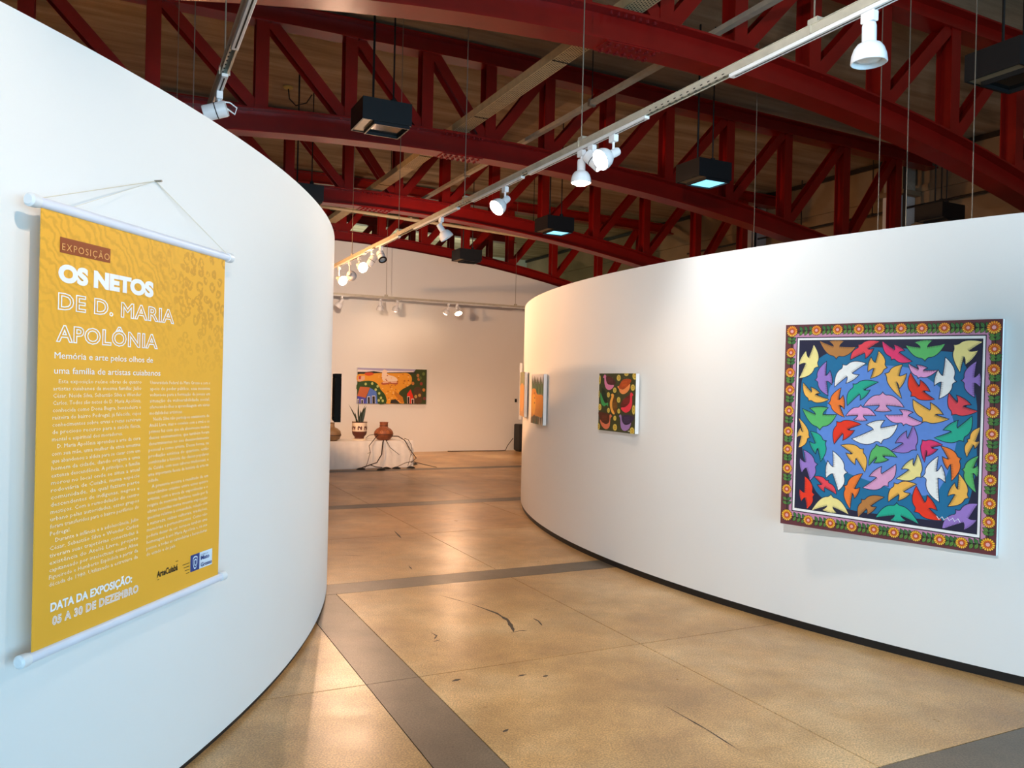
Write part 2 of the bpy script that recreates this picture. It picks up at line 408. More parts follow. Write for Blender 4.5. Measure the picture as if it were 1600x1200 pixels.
for y in (2.35, 6.2, 10.0):
    m = MB(); m.box(-.045, .045, y, y + .05, -.012, .07); m.build('bracket', MT['wire'], root)
    m = MB(); m.tube([(0, y + .02, .05), (0, y + .02, ZC - 4.93)], .006, 6); m.build('hanger_rod', MT['darkpipe'], root)
root = thing('conduit_pipe', 'pale pipe crossing the hall just behind the third truss', 'conduit', W(14.4, 1.5, 4.62), YAW)
m = MB(); m.tube([(0, 0, .1), (2.3, 0, .03), (5.2, 0, -.06), (8.5, 0, -.2)], .03, 8); m.build('pipe', MT['pipe'], root, smooth=True)
m = MB(); m.tube([(3.4, 0, .0), (3.7, .5, .1)], .04, 8); m.build('branch', MT['pipe'], root, smooth=True)
for x in (1.2, 3.0, 6.0):
    m = MB(); m.tube([(x, 0, .06), (x, 0, ZC - 4.62)], .007, 6); m.build('hanger_rod', MT['darkpipe'], root)
# pipe run and columns on the right-hand side wall
root = thing('wall_pipe', 'thin dark pipe hung along the bare side wall on the right', 'pipe', W(7.5, 13.05, 5.0), YAW)
m = MB(); m.tube([(0, 0, 0), (0, 9, 0)], .022, 8); m.build('pipe', MT['darkpipe'], root, smooth=True)
for y in (.3, 1.95, 3.4, 5.2, 7.0):
    m = MB(); m.tube([(0, y, 0), (0, y, ZC - 5.0)], .012, 6); m.build('hanger_rod', MT['darkpipe'], root)
    m = MB(); m.lathe([(.035, -.03), (.035, .03)], 10, T=Matrix.Translation((0, y, 0))); m.build('pipe_clip', MT['darkpipe'], root)
for i, (u, lab) in enumerate([(10.33, 'pale pilaster under the end of the second truss, by the right side wall'), (14.15, 'pale pilaster under the end of the third truss, by the right side wall')]):
    root = thing('wall_pilaster', lab, 'pilaster', W(u, 13.0, 0), YAW)
    m = MB(); m.box(-.15, .29, -.17, .17, 0, 5.22); m.build('shaft', MT['wall'], root)
    m = MB(); m.box(-.2, .29, -.3, .3, 5.22, 5.30); m.build('capital', MT['rough_wall'], root)
    m = MB(); m.box(-.1, .25, -.2, .2, 5.30, 5.95); m.build('duct', MT['alu'], root)
    m = MB(); m.tube([(-.16, -.3, 4.2), (-.16, -.3, 6.0)], .03, 8); m.build('down_pipe', MT['black'], root)
root = thing('ceiling_socket', 'round pale ceiling outlet with a drooping black cable, seen through the second truss', 'outlet', W(12.6, 2.28, ZC - .01), YAW)
m = MB(); m.lathe([(.075, 0), (.075, -.02), (.05, -.035)], 16); m.build('cover', mat('cover_plate', (196, 172, 96), .5), root)
m = MB(); m.tube([(0, 0, -.03), (.02, 0, -.18), (.12, 0, -.27), (.28, -.0, -.2), (.36, 0, -.06)], .01, 6); m.build('cable', MT['cable'], root)

# ------------------------------------------------------------------ black box floodlights
def flood(u, v, label, sheen):
    root = thing('ceiling_floodlight', label, 'floodlight', W(u, v, 4.13), YAW, 'black box floodlights hung from the roof')
    m = MB()
    for (x0, x1, y0, y1) in ((-.25, .25, -.225, -.21), (-.25, .25, .21, .225), (-.25, -.235, -.21, .21), (.235, .25, -.21, .21)):
        m.box(x0, x1, y0, y1, 0, .22)
    m.box(-.235, .235, -.21, .21, .2, .219); m.build('housing', MT['box'], root)
    m = MB(); m.box(-.235, -.13, -.21, .21, .008, .014); m.box(-.13, .235, .165, .21, .008, .014); m.build('rim_plate', MT['boxrim'], root)
    m = MB()
    for (x0, x1, y0, y1) in ((-.13, .235, -.21, -.195), (-.13, .235, .15, .165), (-.13, -.115, -.195, .15), (.22, .235, -.195, .15)):
        m.box(x0, x1, y0, y1, -.03, .05)
    m.build('skirt', MT['box'], root)
    m = MB(); m.box(-.115, .22, -.195, .15, -.012 if sheen else .0, .02); m.build('lens', MT['sheen_glass'] if sheen else MT['dark_glass'], root)
    for x, y, r in ((-.08, .02, .012), (.12, -.02, .009)):
        m = MB(); m.tube([(x, y, .21), (x, y, ZC - 4.13)], r, 6); m.lathe([(.03, .22), (.03, .3)], 8, T=Matrix.Translation((x, y, 0))) if x > 0 else None
        m.build('hanger_rod', MT['cable'], root)
    m = MB(); m.lathe([(.012, .0), (.012, .03)], 8, T=Matrix.Translation((.255, .1, .03))); m.build('latch', MT['wire'], root)
    return root
flood(7.88, 2.345, 'large black box light above the left wall, in front of the second truss', False)
flood(11.73, 2.36, 'black box light half hidden behind the top of the left wall', False)
flood(4.05, 6.40, 'black box light cut by the top right edge of the picture', False)
flood(7.88, 6.45, 'black box light with a painted pale blue reflection in its lens, right of the three clustered spotlights', True)
flood(11.73, 6.50, 'smaller black box light with a painted pale blue reflection in its lens, under the second truss', True)
flood(15.57, 6.55, 'small black box light against the top of the white end wall', False)
flood(7.88, 10.85, 'black box light just showing over the top of the right wall', False)

# ------------------------------------------------------------------ lamps
def lamp(kind, u, v, zt, target, on, label, power=60, col=(1, .74, .48), stem=.05, cone=70, cable=False, group='track spotlights', ring=False, blend=.8, size=1.0):
    root = thing('track_spotlight', label, 'spotlight', W(u, v, zt), YAW, group)
    inv = Matrix.Rotation(-YAW, 4, 'Z')
    m = MB(); m.box(-.018, .018, -.034, .034, -.045, 0); m.build('adapter', MT['white'], root, bevel=.004)
    pivot = Vector((0, 0, -.045 - stem))
    wp = W(u, v, zt) + Vector((0, 0, -.045 - stem))
    d = (Vector(target) - wp).normalized() if not isinstance(target, tuple) or len(target) == 3 else None
    dl = (inv @ d.to_4d()).to_3d() if False else (inv.to_3x3() @ d)
    R = dl.to_track_quat('-Z', 'Y').to_matrix().to_4x4()
    vertical = dl.z < -.985
    off = Matrix.Translation((0, 0, .0 if vertical else .045))
    T = Matrix.Translation(pivot) @ R @ off @ Matrix.Scale(size, 4)
    m = MB(); m.tube([(0, 0, -.04), (0, 0, -.045 - stem - .005)], .009, 10); m.build('stem', MT['white'], root, smooth=True)
    if kind == 'bell':
        m = MB(); m.lathe([(.016, .004), (.026, 0), (.029, -.012), (.029, -.08)], 24, T=T); m.build('socket_body', MT['white'], root, smooth=True)
        m = MB(); m.lathe([(.029, -.078), (.048, -.088), (.060, -.105), (.069, -.13), (.073, -.162), (.069, -.165), (.064, -.135), (.05, -.105), (.02, -.095)], 32, T=T, cap=False)
        m.build('shade', MT['white'], root, smooth=True)
        bz_, br = -.15, .062
    else:
        m = MB(); m.lathe([(.02, .004), (.044, 0), (.047, -.01), (.047, -.13), (.043, -.133), (.040, -.12)], 28, T=T, cap=False)
        m.lathe([(.001, .0035), (.044, .0025)], 28, T=T, cap=False)
        m.build('can_body', MT['white'], root, smooth=True)
        m = MB(); m.lathe([(.0482, -.056), (.0482, -.062)], 28, T=T, cap=False); m.build('groove', MT['black'], root)
        if ring:
            m = MB(); m.lathe([(.047, -.12), (.052, -.124), (.052, -.138), (.038, -.138), (.038, -.124)], 28, T=T, cap=False); m.build('front_ring', MT['black'], root, smooth=True)
        if not vertical:
            m = MB(); m.tube([pivot + Vector((0, 0, .03)), pivot + Vector((0, .03, 0)), (T @ Vector((0, .05, -.05)))], .007, 8); m.build('yoke', MT['white'], root, smooth=True)
        bz_, br = -.118, .039
    if cable:
        a = pivot + Vector((0, 0, .05)); bb = T @ Vector((0, 0, 0))
        m = MB(); m.tube([a, a + Vector((.06, 0, .005)), a + Vector((.1, 0, -.02)), a + Vector((.09, 0, -.06)), bb + (a - bb) * .15], .0045, 6); m.build('cable', MT['white'], root, smooth=True)
    pz = -.024 if (on and kind == 'bell') else 0
    m = MB(); m.lathe([(.001, bz_ - .012 + pz), (br * .6, bz_ - .006 + pz), (br * .9, bz_ + .006 + pz), (br, bz_ + .02)], 24, T=T, cap=False)
    m.build('bulb', MT['bulb'] if on == 1 else MT['bulb_cool'] if on == 2 else MT['bulb_off'], root, smooth=True)
    if on:
        ld = bpy.data.lights.new('spot_beam', 'SPOT'); ld.energy = power; ld.color = col; ld.spot_size = radians(cone); ld.spot_blend = blend; ld.shadow_soft_size = .03
        lo = bpy.data.objects.new('spot_beam', ld); COL.objects.link(lo)
        p = Matrix.Translation(W(u, v, zt)) @ Matrix.Rotation(YAW, 4, 'Z') @ (T @ Vector((0, 0, bz_ - .03)))
        lo.location = p; lo.rotation_euler = d.to_track_quat('-Z', 'Y').to_euler()
    return root
ZT = 3.28
def track(name, label, cu, cv, u0, u1, rails, wires, zt=ZT, along='u', slots=()):
    root = thing(name, label, 'lighting track', W(cu, cv, zt), YAW + (0 if along == 'u' else -pi / 2), None)
    m = MB(); m.box(-.022, .022, u0, u1, .034, .038); m.box(-.022, -.018, u0, u1, 0, .034); m.box(.018, .022, u0, u1, 0, .034)
    m.box(-.018, -.010, u0, u1, 0, .003); m.box(.010, .018, u0, u1, 0, .003); m.box(-.028, .028, u0, u1, .038, .041); m.build('steel_channel', MT['alu'], root)
    for a, c in rails:
        m = MB(); m.box(-.018, .018, a, c, -.019, 0); m.build('power_rail', MT['rail'], root, bevel=.003)
        m = MB(); m.box(-.004, .004, a + .03, c - .03, -.0195, -.0185); m.build('rail_slot', MT['trayhole'], root)
    for a, c in slots:
        m = MB(); y = a
        while y < c: m.box(-.0225, -.0215, y, y + .02, .008, .014); m.box(-.0065 - .01, -.0035 - .005, y, y + .02, -.0008, 0); y += .06
        o = m.build('slots', MT['trayhole'], root); o['kind'] = 'stuff'
    for y in wires:
        m = MB(); m.box(-.012, .03, y - .03, y + .03, .041, .075); m.box(-.03, .03, y - .004, y + .004, .0, .045); m.build('hanger_clamp', MT['alu'], root)
        m = MB(); m.tube([(0, y, .07), (0, y, ZC - zt)], .0045, 6); m.build('hanger_wire', MT['wire'], root)
    return root
track('lighting_track', 'long suspended lighting track running diagonally over the passage to the end wall', 0, 2.93, 1.0, 13.2,
      [(1.2, 3.37), (4.13, 5.72), (5.83, 6.85), (7.2, 8.46), (9.0, 9.9), (10.4, 12.4)], [2.8, 4.92, 7.05, 9.03, 11.1], slots=[(3.4, 4.1), (5.72, 5.83), (6.9, 7.2), (8.5, 9.0)])
track('lighting_track', 'lighting track above the left wall, ending in view at a single glowing spotlight', 0, .51, 1.0, 11.5,
      [(1.2, 4.32), (4.72, 6.2)], [2.2, 4.75, 6.9, 9.0], slots=[(4.34, 4.7)])
# track in front of the end wall: runs across the hall
track('lighting_track', 'lighting track hung across the hall in front of the white end wall', 16.05, 0, 1.5, 9.6,
      [(1.8, 4.2), (5.3, 7.4), (7.6, 9.4)], [4.97, 7.95], along='v')
for q, px in enumerate((6.49, 4.95, 4.67, 4.08)):
    m = MB(); m.tube([(0, 0, 2.6), (0, 0, ZC)], .0045, 6)
    o = m.build('hanging_wire', MT['wire'], None); o.location = W(px, 6.0, 0)
    tag(o, 'thin pale steel wire hanging from the roof above the right wall', 'wire', 'thin wires over the right wall')
zl = ZT - .019
lamp('bell', 2.49, 2.935, zl, tuple(W(2.49, 2.935, 0) + Vector((.05, .03, 0))), 0, 'large white bell spotlight at the top right, unlit, pointing down', stem=.005, size=1.05)
lamp('bell', 4.93, 2.94, zl, tuple(W(4.93, 2.94, 0)), 1, 'glowing white bell spotlight pointing straight down, leftmost of the cluster of three', power=62, stem=.02, cone=120, col=(1, .66, .38))
lamp('can', 4.79, 2.94, zl, (2.27, 4.95, 1.45), 2, 'brightly glowing white can spotlight in the middle of the cluster of three', power=30, col=(.98, .96, .95), stem=.045, cone=135, cable=True)
lamp('bell', 4.52, 2.94, zl, (-1.25, 4.3, 1.9), 2, 'tilted glowing white spotlight, rightmost of the cluster of three', power=85, col=(1, .88, .79), stem=.075, cone=125)
lamp('bell', 6.18, 2.94, zl, (-1.35, 5.8, 1.8), 1, 'single tilted spotlight glowing warm orange over the second truss', power=50, stem=.07, cone=120, col=(1, .78, .55))
lamp('bell', 7.68, 2.94, zl, tuple(W(7.2, 4.6, .6)), 0, 'unlit white bell spotlight tilted to the right under mid track', stem=.06)
lamp('can', 9.75, 2.94, zl, tuple(W(8.6, 3.1, 1.8)), 0, 'unlit white can spotlight with a black front ring', stem=.06, ring=True)
lamp('can', 10.12, 2.94, zl, tuple(W(10.4, 2.2, 1.8)), 0, 'pale unlit can spotlight right behind the black-ringed one', stem=.07)
lamp('bell', 10.75, 2.94, zl, (.93, 7.1, 1.5), 1, 'glowing spotlight by the left wall edge, rightmost of the three there', power=260, stem=.07, cone=110, col=(1, .62, .40))
lamp('bell', 11.25, 2.94, zl, tuple(W(17, 6.3, 2.3)), 1, 'glowing spotlight by the left wall edge, middle of the three there', power=1350, stem=.13, cone=96, col=(1, .70, .50), blend=1)
lamp('bell', 11.85, 2.94, zl, (.35, 8.9, 1.5), 1, 'glowing spotlight touching the left wall edge, leftmost of the three there', power=240, stem=.13, cone=100, col=(1, .60, .38))
lamp('can', 5.0, .51, zl, tuple(W(5.0, .51, 2.5) + Vector((-2.0, -.35, 0))), 2, 'glowing white spotlight over the top edge of the left wall', power=30, stem=.06, cone=80, cable=True, col=(1, .95, .9))
# unseen lamps, added on the same tracks to brighten near walls and far passage
lamp('bell', 8.3, .51, zl, tuple(W(9.2, 5.0, .8)), 1, 'added unseen spotlight behind the left wall, brightening the passage', power=430, stem=.07, cone=120, col=(1, .56, .30), group='added unseen spotlights')
lamp('bell', 10.4, .51, zl, tuple(W(11.5, 5.5, .5)), 1, 'added unseen spotlight behind the left wall, warming the far floor', power=1150, stem=.07, cone=130, col=(1, .48, .19), group='added unseen spotlights')
lamp('bell', 1.3, 2.935, zl, (-1.5, 2.0, 2.4), 2, 'added unseen spotlight above the camera, brightening the left wall', power=125, stem=.07, cone=125, col=(1, .84, .70), group='added unseen spotlights')
lamp('bell', 1.5, .51, zl, (2.6, 4.4, 1.9), 2, 'added unseen spotlight above the camera, brightening the right wall', power=640, stem=.07, cone=125, col=(.96, .96, .97), group='added unseen spotlights')
lamp('bell', 1.15, .51, zl, (-1.42, 2.55, 2.85), 2, 'added unseen spotlight above the camera, grazing the top of the left wall', power=150, stem=.07, cone=100, col=(1, .74, .54), group='added unseen spotlights')
for v, on, lab in ((4.05, 0, 'unlit pale spotlight on the end wall track, nearest the left wall'), (4.85, 0, 'unlit pale spotlight on the end wall track, second from the left'),
                   (5.21, 1, 'glowing spotlight on the end wall track, above the landscape painting'), (6.36, 1, 'glowing spotlight on the end wall track, left of the close pair'), (6.55, 1, 'glowing spotlight on the end wall track, right of the close pair')):
    tg = {4.05: (16.9, 3.2, 1.6), 4.85: (16.6, 5.0, .8), 5.21: (17.0, 5.1, 1.5), 6.36: (17.05, 5.7, 1.4), 6.55: (14.0, 6.8, .0)}[v]
    lamp('bell', 16.05, v, zl, tuple(W(*tg)), on, lab, power={5.21: 15, 6.36: 20, 6.55: 330}.get(v, 0), stem=.05, cone=150, size=1.1, col=(1, .58, .34), blend=1)

# ------------------------------------------------------------------ framed panels on walls
def frame_mw(ox, oy, oz, dx, dy):
    """local x along the wall, local z up, local y into the wall"""
    X = Vector((dx, dy, 0)).normalized(); Z = Vector((0, 0, 1)); Y = Z.cross(X)
    M = Matrix((X, Y, Z)).transposed().to_4x4(); M.translation = Vector((ox, oy, oz)); return M
class Art:
    """flat paint layers on a canvas; u to the right 0..1, v down 0..1"""
    def __init__(s, w, h): s.w = w; s.h = h; s.mb = MB(); s.mats = []; s.names = {}
    def mi(s, rgb):
        key = tuple(rgb)
        if key not in s.names:
            s.names[key] = len(s.mats); s.mats.append(mat('paint', rgb, .42, noise=(30, .04, 3)))
        return s.names[key]
    def P(s, u, v, l): return (u * s.w, -.0004 * l - .0006, (1 - v) * s.h)
    def poly(s, pts, rgb, l): s.mb.poly([s.P(u, v, l) for u, v in pts], s.mi(rgb))
    def mpoly(s, pts, rgb, l): s.mb.poly([(x, -.0004 * l - .0006, z) for x, z in pts], s.mi(rgb))   # in metres
    def ell(s, u, v, ru, rv, rgb, l, n=16, a0=0):
        s.poly([(u + ru * cos(2 * pi * k / n + a0), v + rv * sin(2 * pi * k / n + a0)) for k in range(n)], rgb, l)
def bez(a, c, b, n):
    return [((1 - t) ** 2 * a[0] + 2 * t * (1 - t) * c[0] + t * t * b[0], (1 - t) ** 2 * a[1] + 2 * t * (1 - t) * c[1] + t * t * b[1]) for t in [i / n for i in range(n + 1)]]
def offset_poly(P, d):
    n = len(P); A = sum(P[i][0] * P[(i + 1) % n][1] - P[(i + 1) % n][0] * P[i][1] for i in range(n)); s = 1 if A > 0 else -1; out = []
    for i in range(n):
        x0, y0 = P[i - 1]; x1, y1 = P[i]; x2, y2 = P[(i + 1) % n]
        ax, ay = x1 - x0, y1 - y0; bx, by = x2 - x1, y2 - y1
        la = hypot(ax, ay) or 1; lb = hypot(bx, by) or 1
        nx = ay / la + by / lb; ny = -ax / la - bx / lb; L = hypot(nx, ny) or 1
        k = min(1.8, 2 / L) if L > .2 else 1.8
        out.append((x1 + s * nx / L * d * min(k, 1.8), y1 + s * ny / L * d * min(k, 1.8)))
    return out
BIRDS = [
('cream', 0.181, 0.208, 0.154, 0.101, 0.082, 0.266, 0.091, 0.163),
('brown', 0.271, 0.168, 0.185, 0.083, 0.365, 0.114, 0.271, 0.081),
('coral', 0.379, 0.103, 0.478, 0.089, 0.344, 0.172, 0.436, 0.147),
('amber', 0.516, 0.21, 0.477, 0.135, 0.444, 0.259, 0.431, 0.195),
('white', 0.306, 0.198, 0.416, 0.191, 0.268, 0.303, 0.357, 0.269),
('purple', 0.168, 0.273, 0.222, 0.184, 0.234, 0.346, 0.251, 0.26),
('teal', 0.36, 0.29, 0.476, 0.278, 0.334, 0.39, 0.421, 0.342),
('amber', 0.136, 0.376, 0.104, 0.29, 0.239, 0.367, 0.171, 0.321),
('orange', 0.239, 0.385, 0.298, 0.311, 0.318, 0.447, 0.318, 0.376),
('amber', 0.511, 0.238, 0.585, 0.197, 0.587, 0.348, 0.596, 0.272),
('magenta', 0.537, 0.172, 0.493, 0.089, 0.627, 0.18, 0.572, 0.115),
('green', 0.686, 0.177, 0.601, 0.109, 0.769, 0.104, 0.677, 0.087),
('cream', 0.807, 0.108, 0.924, 0.096, 0.835, 0.225, 0.885, 0.166),
('pink', 0.659, 0.255, 0.615, 0.193, 0.739, 0.221, 0.675, 0.201),
('white', 0.82, 0.268, 0.774, 0.164, 0.753, 0.344, 0.733, 0.252),
('purple', 0.844, 0.263, 0.901, 0.18, 0.897, 0.333, 0.92, 0.259),
('red', 0.631, 0.337, 0.625, 0.234, 0.73, 0.348, 0.693, 0.287),
('coral', 0.808, 0.413, 0.793, 0.32, 0.911, 0.393, 0.857, 0.344),
('amber', 0.684, 0.45, 0.64, 0.355, 0.794, 0.433, 0.746, 0.386),
('teal', 0.858, 0.525, 0.889, 0.417, 0.739, 0.519, 0.801, 0.456),
('pink', 0.6, 0.47, 0.517, 0.43, 0.681, 0.455, 0.611, 0.403),
('purple', 0.659, 0.578, 0.643, 0.472, 0.55, 0.591, 0.587, 0.523),
('magenta', 0.686, 0.534, 0.77, 0.548, 0.697, 0.628, 0.73, 0.589),
('orange', 0.849, 0.601, 0.768, 0.555, 0.815, 0.7, 0.782, 0.628),
('amber', 0.875, 0.517, 0.926, 0.462, 0.874, 0.59, 0.916, 0.538),
('green', 0.858, 0.648, 0.92, 0.585, 0.914, 0.741, 0.921, 0.65),
('cream', 0.683, 0.699, 0.667, 0.599, 0.577, 0.716, 0.62, 0.642),
('white', 0.693, 0.695, 0.754, 0.602, 0.764, 0.799, 0.783, 0.674),
('green', 0.198, 0.515, 0.105, 0.418, 0.279, 0.439, 0.19, 0.405),
('amber', 0.146, 0.557, 0.086, 0.465, 0.089, 0.611, 0.084, 0.535),
('teal', 0.231, 0.569, 0.152, 0.528, 0.208, 0.668, 0.16, 0.608),
('red', 0.284, 0.473, 0.401, 0.478, 0.274, 0.578, 0.347, 0.537),
('pink', 0.399, 0.389, 0.329, 0.441, 0.469, 0.433, 0.399, 0.461),
('mauve', 0.501, 0.325, 0.414, 0.391, 0.598, 0.388, 0.504, 0.413),
('white', 0.5, 0.56, 0.363, 0.549, 0.573, 0.471, 0.469, 0.461),
('amber', 0.417, 0.594, 0.309, 0.583, 0.427, 0.698, 0.354, 0.647),
('green', 0.479, 0.569, 0.446, 0.666, 0.573, 0.617, 0.504, 0.647),
('purple', 0.19, 0.685, 0.118, 0.622, 0.155, 0.767, 0.1, 0.699),
('white', 0.341, 0.711, 0.269, 0.616, 0.301, 0.8, 0.236, 0.705),
('mauve', 0.538, 0.754, 0.57, 0.654, 0.423, 0.774, 0.475, 0.69),
('orange', 0.331, 0.776, 0.416, 0.71, 0.361, 0.88, 0.397, 0.804),
('red', 0.18, 0.834, 0.127, 0.751, 0.143, 0.908, 0.103, 0.847),
('coral', 0.249, 0.759, 0.178, 0.747, 0.29, 0.818, 0.211, 0.802),
('cream', 0.265, 0.826, 0.169, 0.913, 0.354, 0.908, 0.259, 0.911),
('brown', 0.417, 0.831, 0.52, 0.808, 0.403, 0.914, 0.468, 0.88),
('teal', 0.58, 0.828, 0.487, 0.905, 0.679, 0.908, 0.589, 0.91),
('amber', 0.567, 0.739, 0.663, 0.733, 0.543, 0.824, 0.615, 0.799),
('red', 0.662, 0.856, 0.665, 0.742, 0.778, 0.879, 0.739, 0.805),
('amber', 0.885, 0.768, 0.844, 0.669, 0.804, 0.814, 0.811, 0.738),
('purple', 0.836, 0.827, 0.923, 0.79, 0.782, 0.917, 0.899, 0.886)]

BC = {'cream': (250, 232, 150), 'brown': (190, 126, 62), 'coral': (240, 70, 84), 'amber': (252, 190, 84), 'white': (250, 248, 244), 'purple': (160, 124, 204),
      'teal': (20, 178, 146), 'orange': (250, 128, 44), 'magenta': (236, 52, 112), 'green': (92, 190, 104), 'pink': (240, 164, 214), 'red': (244, 52, 18), 'mauve': (230, 164, 204)}
NAVY = (26, 26, 58); TEALB = (8, 112, 158); BLUE = (96, 142, 220)
def bird(A, col, H, Lp, Rp, T, lay):
    H, Lp, Rp, T = [Vector((p[0] * A.w, (1 - p[1]) * A.h)) for p in (H, Lp, Rp, T)]
    a = (H - T); ln = a.length; a.normalize(); n = Vector((-a.y, a.x))
    if (Lp - H).dot(n) < (Rp - H).dot(n): Lp, Rp = Rp, Lp
    out = [H]; ticks = []
    def side(tip, s):
        N = n * s
        neck = H - a * .07 * ln + N * .05 * ln; sh = H - a * .16 * ln + N * .14 * ln
        span = (tip - sh).length
        fwd = max(0, (tip - sh).dot(a))
        c1 = sh + (tip - sh) * .54 + a * .36 * span
        if fwd >= .3 * span: c1 = sh + N * .95 * (tip - sh).dot(N) + a * .18 * fwd
        waist = T + a * .34 * ln + N * .15 * ln
        c2 = waist + (tip - waist) * .42 + a * .02 * span
        if fwd >= .3 * span: c2 = waist + N * .62 * (tip - waist).dot(N) + a * .02 * span
        lead = bez(neck, sh, sh + (c1 - sh) * .12, 3) + bez(sh + (c1 - sh) * .12, c1, tip, 8)[1:]
        trail = bez(tip, c2, waist, 8)[1:]
        tc = T + N * .40 * ln + a * .05 * ln
        tail = bez(waist, waist - a * .12 * ln - N * .0 * ln, tc, 4)[1:]
        return lead, trail, tail, tc
    l1, t1, ta1, tc1 = side(Rp, -1); l2, t2, ta2, tc2 = side(Lp, 1)
    fan = bez(tc1, T - a * .06 * ln, tc2, 6)[1:-1]
    P = [tuple(H)] + [tuple(p) for p in l1 + t1 + ta1] + [tuple(p) for p in fan] + [tuple(p) for p in (l2 + t2 + ta2)[::-1]]
    def cl(q): return [(min(max(x, .079 * A.w), .9215 * A.w), min(max(z, .0865 * A.h), .918 * A.h)) for x, z in q]
    P = cl(P); A.mpoly(cl(offset_poly(P, .0042)), (22, 24, 60), lay); A.mpoly(P, BC[col], lay + 1)
    def tick(seq, inside, L):
        for i in range(len(seq) - 1):
            for f in (.25, .75):
                p = Vector(seq[i]).lerp(Vector(seq[i + 1]), f); d = (Vector(seq[i + 1]) - Vector(seq[i])).normalized(); q = Vector((-d.y, d.x))
                if q.dot(inside - p) < 0: q = -q
                A.mpoly([tuple(p - d * .0012), tuple(p + d * .0012), tuple(p + q * L)], (30, 24, 40), lay + 2)
    body = H - a * .4 * ln
    for t, tip in ((t1, Rp), (t2, Lp)):
        tick(t, (tip + H) / 2 + a * .02, .014)
    tick([tuple(tc1)] + [tuple(f) for f in fan] + [tuple(tc2)], body, .014)
    e = H - a * .05 * ln; A.mpoly([tuple(e + Vector((.0016 * cos(k), .0016 * sin(k)))) for k in range(6)], (20, 20, 30), lay + 2)
def flower(A, x, z, r, lay):
    A.mpoly([(x + r * 1.06 * cos(2 * pi * k / 18), z + r * 1.06 * sin(2 * pi * k / 18)) for k in range(18)], (110, 50, 22), lay)
    n = 16
    for k in range(n):
        a = 2 * pi * k / n; g = pi / n * .8
        def q(rr, aa): return (x + rr * cos(aa), z + rr * sin(aa))
        A.mpoly([q(r * .35, a - g), q(r * .66, a - g), q(r * .66, a + g), q(r * .35, a + g)], (232, 104, 20), lay + 1)
        A.mpoly([q(r * .62, a - g), q(r * .92, a - g * .9), q(r * 1.02, a), q(r * .92, a + g * .9), q(r * .62, a + g)], (255, 196 if z < .6 * A.h or k > 8 else 160, 70 if k > 8 else 44), lay + 1)
    A.mpoly([(x + r * .4 * cos(2 * pi * k / 14), z + r * .4 * sin(2 * pi * k / 14)) for k in range(14)], (160, 60, 30), lay + 2)
    A.mpoly([(x + r * .31 * cos(2 * pi * k / 14), z + r * .31 * sin(2 * pi * k / 14)) for k in range(14)], (244, 172, 176), lay + 3)
def leafshape(A, x, z, ang, L, wd, rgb, lay):
    d = Vector((cos(ang), sin(ang))); n = Vector((-d.y, d.x)); o = Vector((x, z))
    P = [tuple(o + d * (L * t) + n * (wd * s * sin(pi * min(1, t * 1.02)))) for t, s in [(0, 0), (.25, 1), (.5, 1), (.75, 1), (1, 0), (.75, -1), (.5, -1), (.25, -1)]]
    A.mpoly(offset_poly(P, .0022), (22, 40, 24), lay); A.mpoly(P, rgb, lay + 1)
    A.mpoly([tuple(o), tuple(o + d * L * .9 + n * .0009), tuple(o + d * L * .9 - n * .0009)], (20, 50, 26), lay + 2)

# big square painting of birds
PW, PH = 1.2668, 1.3202
pm = frame_mw(1.813, 5.358, .7014, .906, -.886) @ Matrix.Translation((PW / 2, 0, PH / 2)) @ Matrix.Rotation(.006, 4, 'Y') @ Matrix.Translation((-PW / 2, 0, -PH / 2))
root = thing('bird_painting', 'large square painting of many coloured birds on blue inside a border of orange flowers', 'painting', mw=pm)
m = MB(); m.box(0, PW, 0, .03, 0, PH); m.build('canvas', MT['canvas'], root)
A = Art(PW, PH)
A.poly([(0, 0), (1, 0), (1, 1), (0, 1)], (104, 48, 56), 0)
A.poly([(.045, .045), (.957, .045), (.957, .958), (.045, .958)], (206, 142, 176), 1)
A.poly([(.062, .062), (.938, .065), (.938, .938), (.060, .930)], (24, 18, 34), 2)
A.poly([(.067, .067), (.934, .070), (.934, .933), (.065, .925)], (252, 250, 248), 3)
A.poly([(.077, .077), (.925, .082), (.924, .921), (.075, .913)], (24, 18, 34), 4)
A.poly([(.080, .080), (.922, .085), (.921, .918), (.078, .910)], NAVY, 5)
def closed_smooth(pts, k=4):
    n = len(pts); out = []
    for i in range(n):
        p0, p1, p2, p3 = [pts[(i + j) % n] for j in (-1, 0, 1, 2)]
        for s in range(k):
            t = s / k
            out.append(tuple(.5 * (2 * p1[c] + (p2[c] - p0[c]) * t + (2 * p0[c] - 5 * p1[c] + 4 * p2[c] - p3[c]) * t * t + (3 * p1[c] - p0[c] - 3 * p2[c] + p3[c]) * t ** 3) for c in (0, 1)))
    return out
A.poly(closed_smooth([(.0958, .2784), (.102, .5665), (.14, .724), (.21, .84), (.36, .885), (.5351, .8881), (.79, .88), (.866, .84), (.91, .668), (.911, .504), (.902, .327), (.8365, .1634), (.76, .1355), (.443, .115), (.2865, .125), (.18, .17)]), TEALB, 6)
A.poly(closed_smooth([(.1829, .5156), (.228, .436), (.2416, .311), (.2895, .265), (.383, .205), (.5865, .205), (.6776, .2407), (.80, .34), (.81, .424), (.8297, .5347), (.76, .75), (.634, .78), (.517, .756), (.3314, .71), (.233, .67)]), BLUE, 7)
SCN = A; A.mb.build('painted_background', A.mats, root)
A2 = Art(PW, PH)
for (col, hx, hy, lx, ly, rx, ry, tx, ty) in BIRDS:
    bird(A2, col, (hx, hy), (lx, ly), (rx, ry), (tx, ty), 9)
